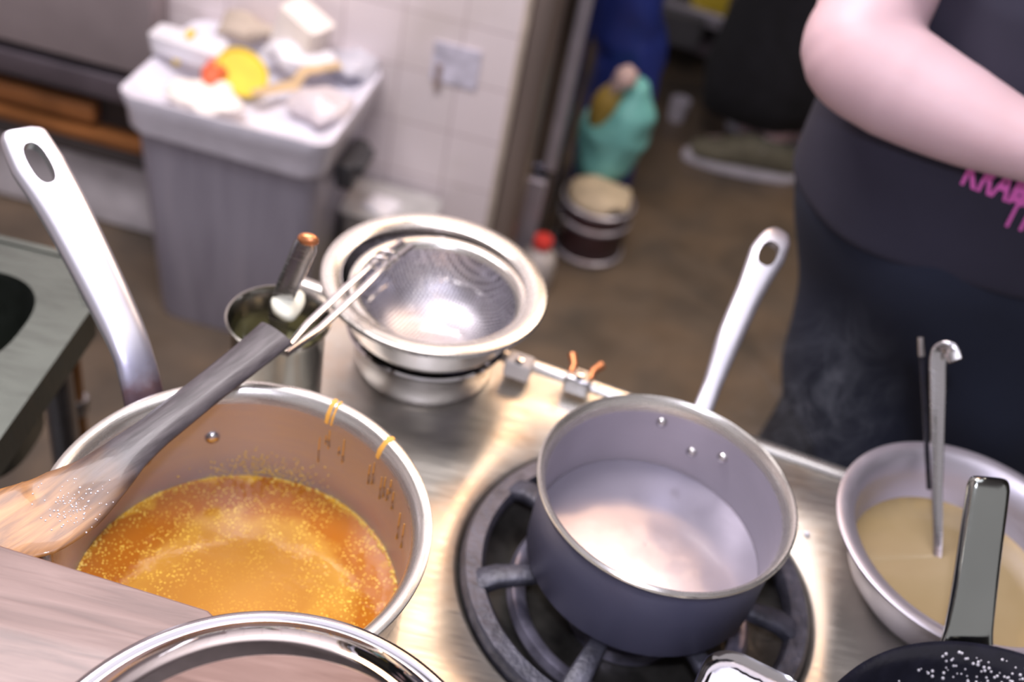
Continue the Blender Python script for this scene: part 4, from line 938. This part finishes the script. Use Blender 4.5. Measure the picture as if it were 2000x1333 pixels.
for dx, dy, in ((-.02, -.055), (.10, .16)):
    y_ = PC.y + dy; x_ = PC.x + dx
    upr = sweep([(x_ + .10, y_, .050), (x_ + .06, y_, .062), (x_ - .03, y_, .060), (x_ - .10, y_, .042), (x_ - .155, y_, .034), (x_ - .172, y_, .032)], [(.028, .030), (.034, .044), (.038, .045), (.043, .028), (.036, .022), (.018, .014)], 24, power=2.4)
    s = mk('shoe', upr, 'shoe', p2_, label='olive canvas trainer with white sole and laces')
    sol = []
    for zz, g in ((.0, 0), (.003, .004), (.020, .004), (.024, .001)):
        rr_ = []
        for k in range(40):
            a = 2 * math.pi * k / 40; c, s2 = math.cos(a), math.sin(a); xx = x_ - .034 + (.152 + g) * math.copysign(abs(c) ** .85, c)
            rr_.append(Vector((xx, y_ + ((.040 if c < .2 else .036) + g) * math.copysign(abs(s2) ** .8, s2), zz)))
        sol.append(rr_)
    mk('sole', loft(sol), 'sole', s)
    for k in range(4):
        xx = x_ - .055 + k * .020; zz = .082 + k * .006 - .0
        mk('lace', sweep([(xx - .004, y_ - .032, zz - .018), (xx, y_, zz + .006), (xx + .004, y_ + .032, zz - .018)], .004, 8), 'sole', s)

# ================================================================== STEAM over the dark saucepan
def steam():
    m = bpy.data.materials.new('steam_wisps'); m.use_nodes = True; t = m.node_tree; t.nodes.clear()
    out = t.nodes.new('ShaderNodeOutputMaterial'); vol = t.nodes.new('ShaderNodeVolumePrincipled'); vol.inputs['Color'].default_value = (.86, .88, 1, 1)
    vol.inputs['Anisotropy'].default_value = -.1
    tc_ = t.nodes.new('ShaderNodeTexCoord'); nz = t.nodes.new('ShaderNodeTexNoise'); nz.inputs['Scale'].default_value = 17; nz.inputs['Detail'].default_value = 3; nz.inputs['Distortion'].default_value = 1.3
    t.links.new(tc_.outputs['Object'], nz.inputs[0])
    # thin curled sheets: the level set of a distorted noise
    s1 = t.nodes.new('ShaderNodeMath'); s1.operation = 'SUBTRACT'; t.links.new(nz.outputs['Fac'], s1.inputs[0]); s1.inputs[1].default_value = .5
    s2 = t.nodes.new('ShaderNodeMath'); s2.operation = 'ABSOLUTE'; t.links.new(s1.outputs[0], s2.inputs[0])
    mr = t.nodes.new('ShaderNodeMapRange'); t.links.new(s2.outputs[0], mr.inputs[0]); mr.inputs[1].default_value = 0; mr.inputs[2].default_value = .045; mr.inputs[3].default_value = 1; mr.inputs[4].default_value = 0
    ln = t.nodes.new('ShaderNodeVectorMath'); ln.operation = 'LENGTH'; mp = t.nodes.new('ShaderNodeMapping'); mp.inputs['Scale'].default_value = (1 / .085, 1 / .07, 1 / .13)
    t.links.new(tc_.outputs['Object'], mp.inputs[0]); t.links.new(mp.outputs[0], ln.inputs[0])
    fo = t.nodes.new('ShaderNodeMapRange'); t.links.new(ln.outputs['Value'], fo.inputs[0]); fo.inputs[1].default_value = .2; fo.inputs[2].default_value = 1; fo.inputs[3].default_value = 1; fo.inputs[4].default_value = 0
    mu = t.nodes.new('ShaderNodeMath'); mu.operation = 'MULTIPLY'; t.links.new(mr.outputs[0], mu.inputs[0]); t.links.new(fo.outputs[0], mu.inputs[1])
    m2 = t.nodes.new('ShaderNodeMath'); m2.operation = 'MULTIPLY'; t.links.new(mu.outputs[0], m2.inputs[0]); m2.inputs[1].default_value = 2.6
    t.links.new(m2.outputs[0], vol.inputs['Density']); t.links.new(vol.outputs[0], out.inputs['Volume'])
    return m
sc_ = aty(1590, 790, .82)
o = mk('steam', ball((sc_.x, sc_.y, sc_.z), 1, 28, (.085, .07, .13)), steam(), origin=sc_); tag(o, 'thin curling wisps of steam drifting right of the dark saucepan', 'steam', kind='stuff')
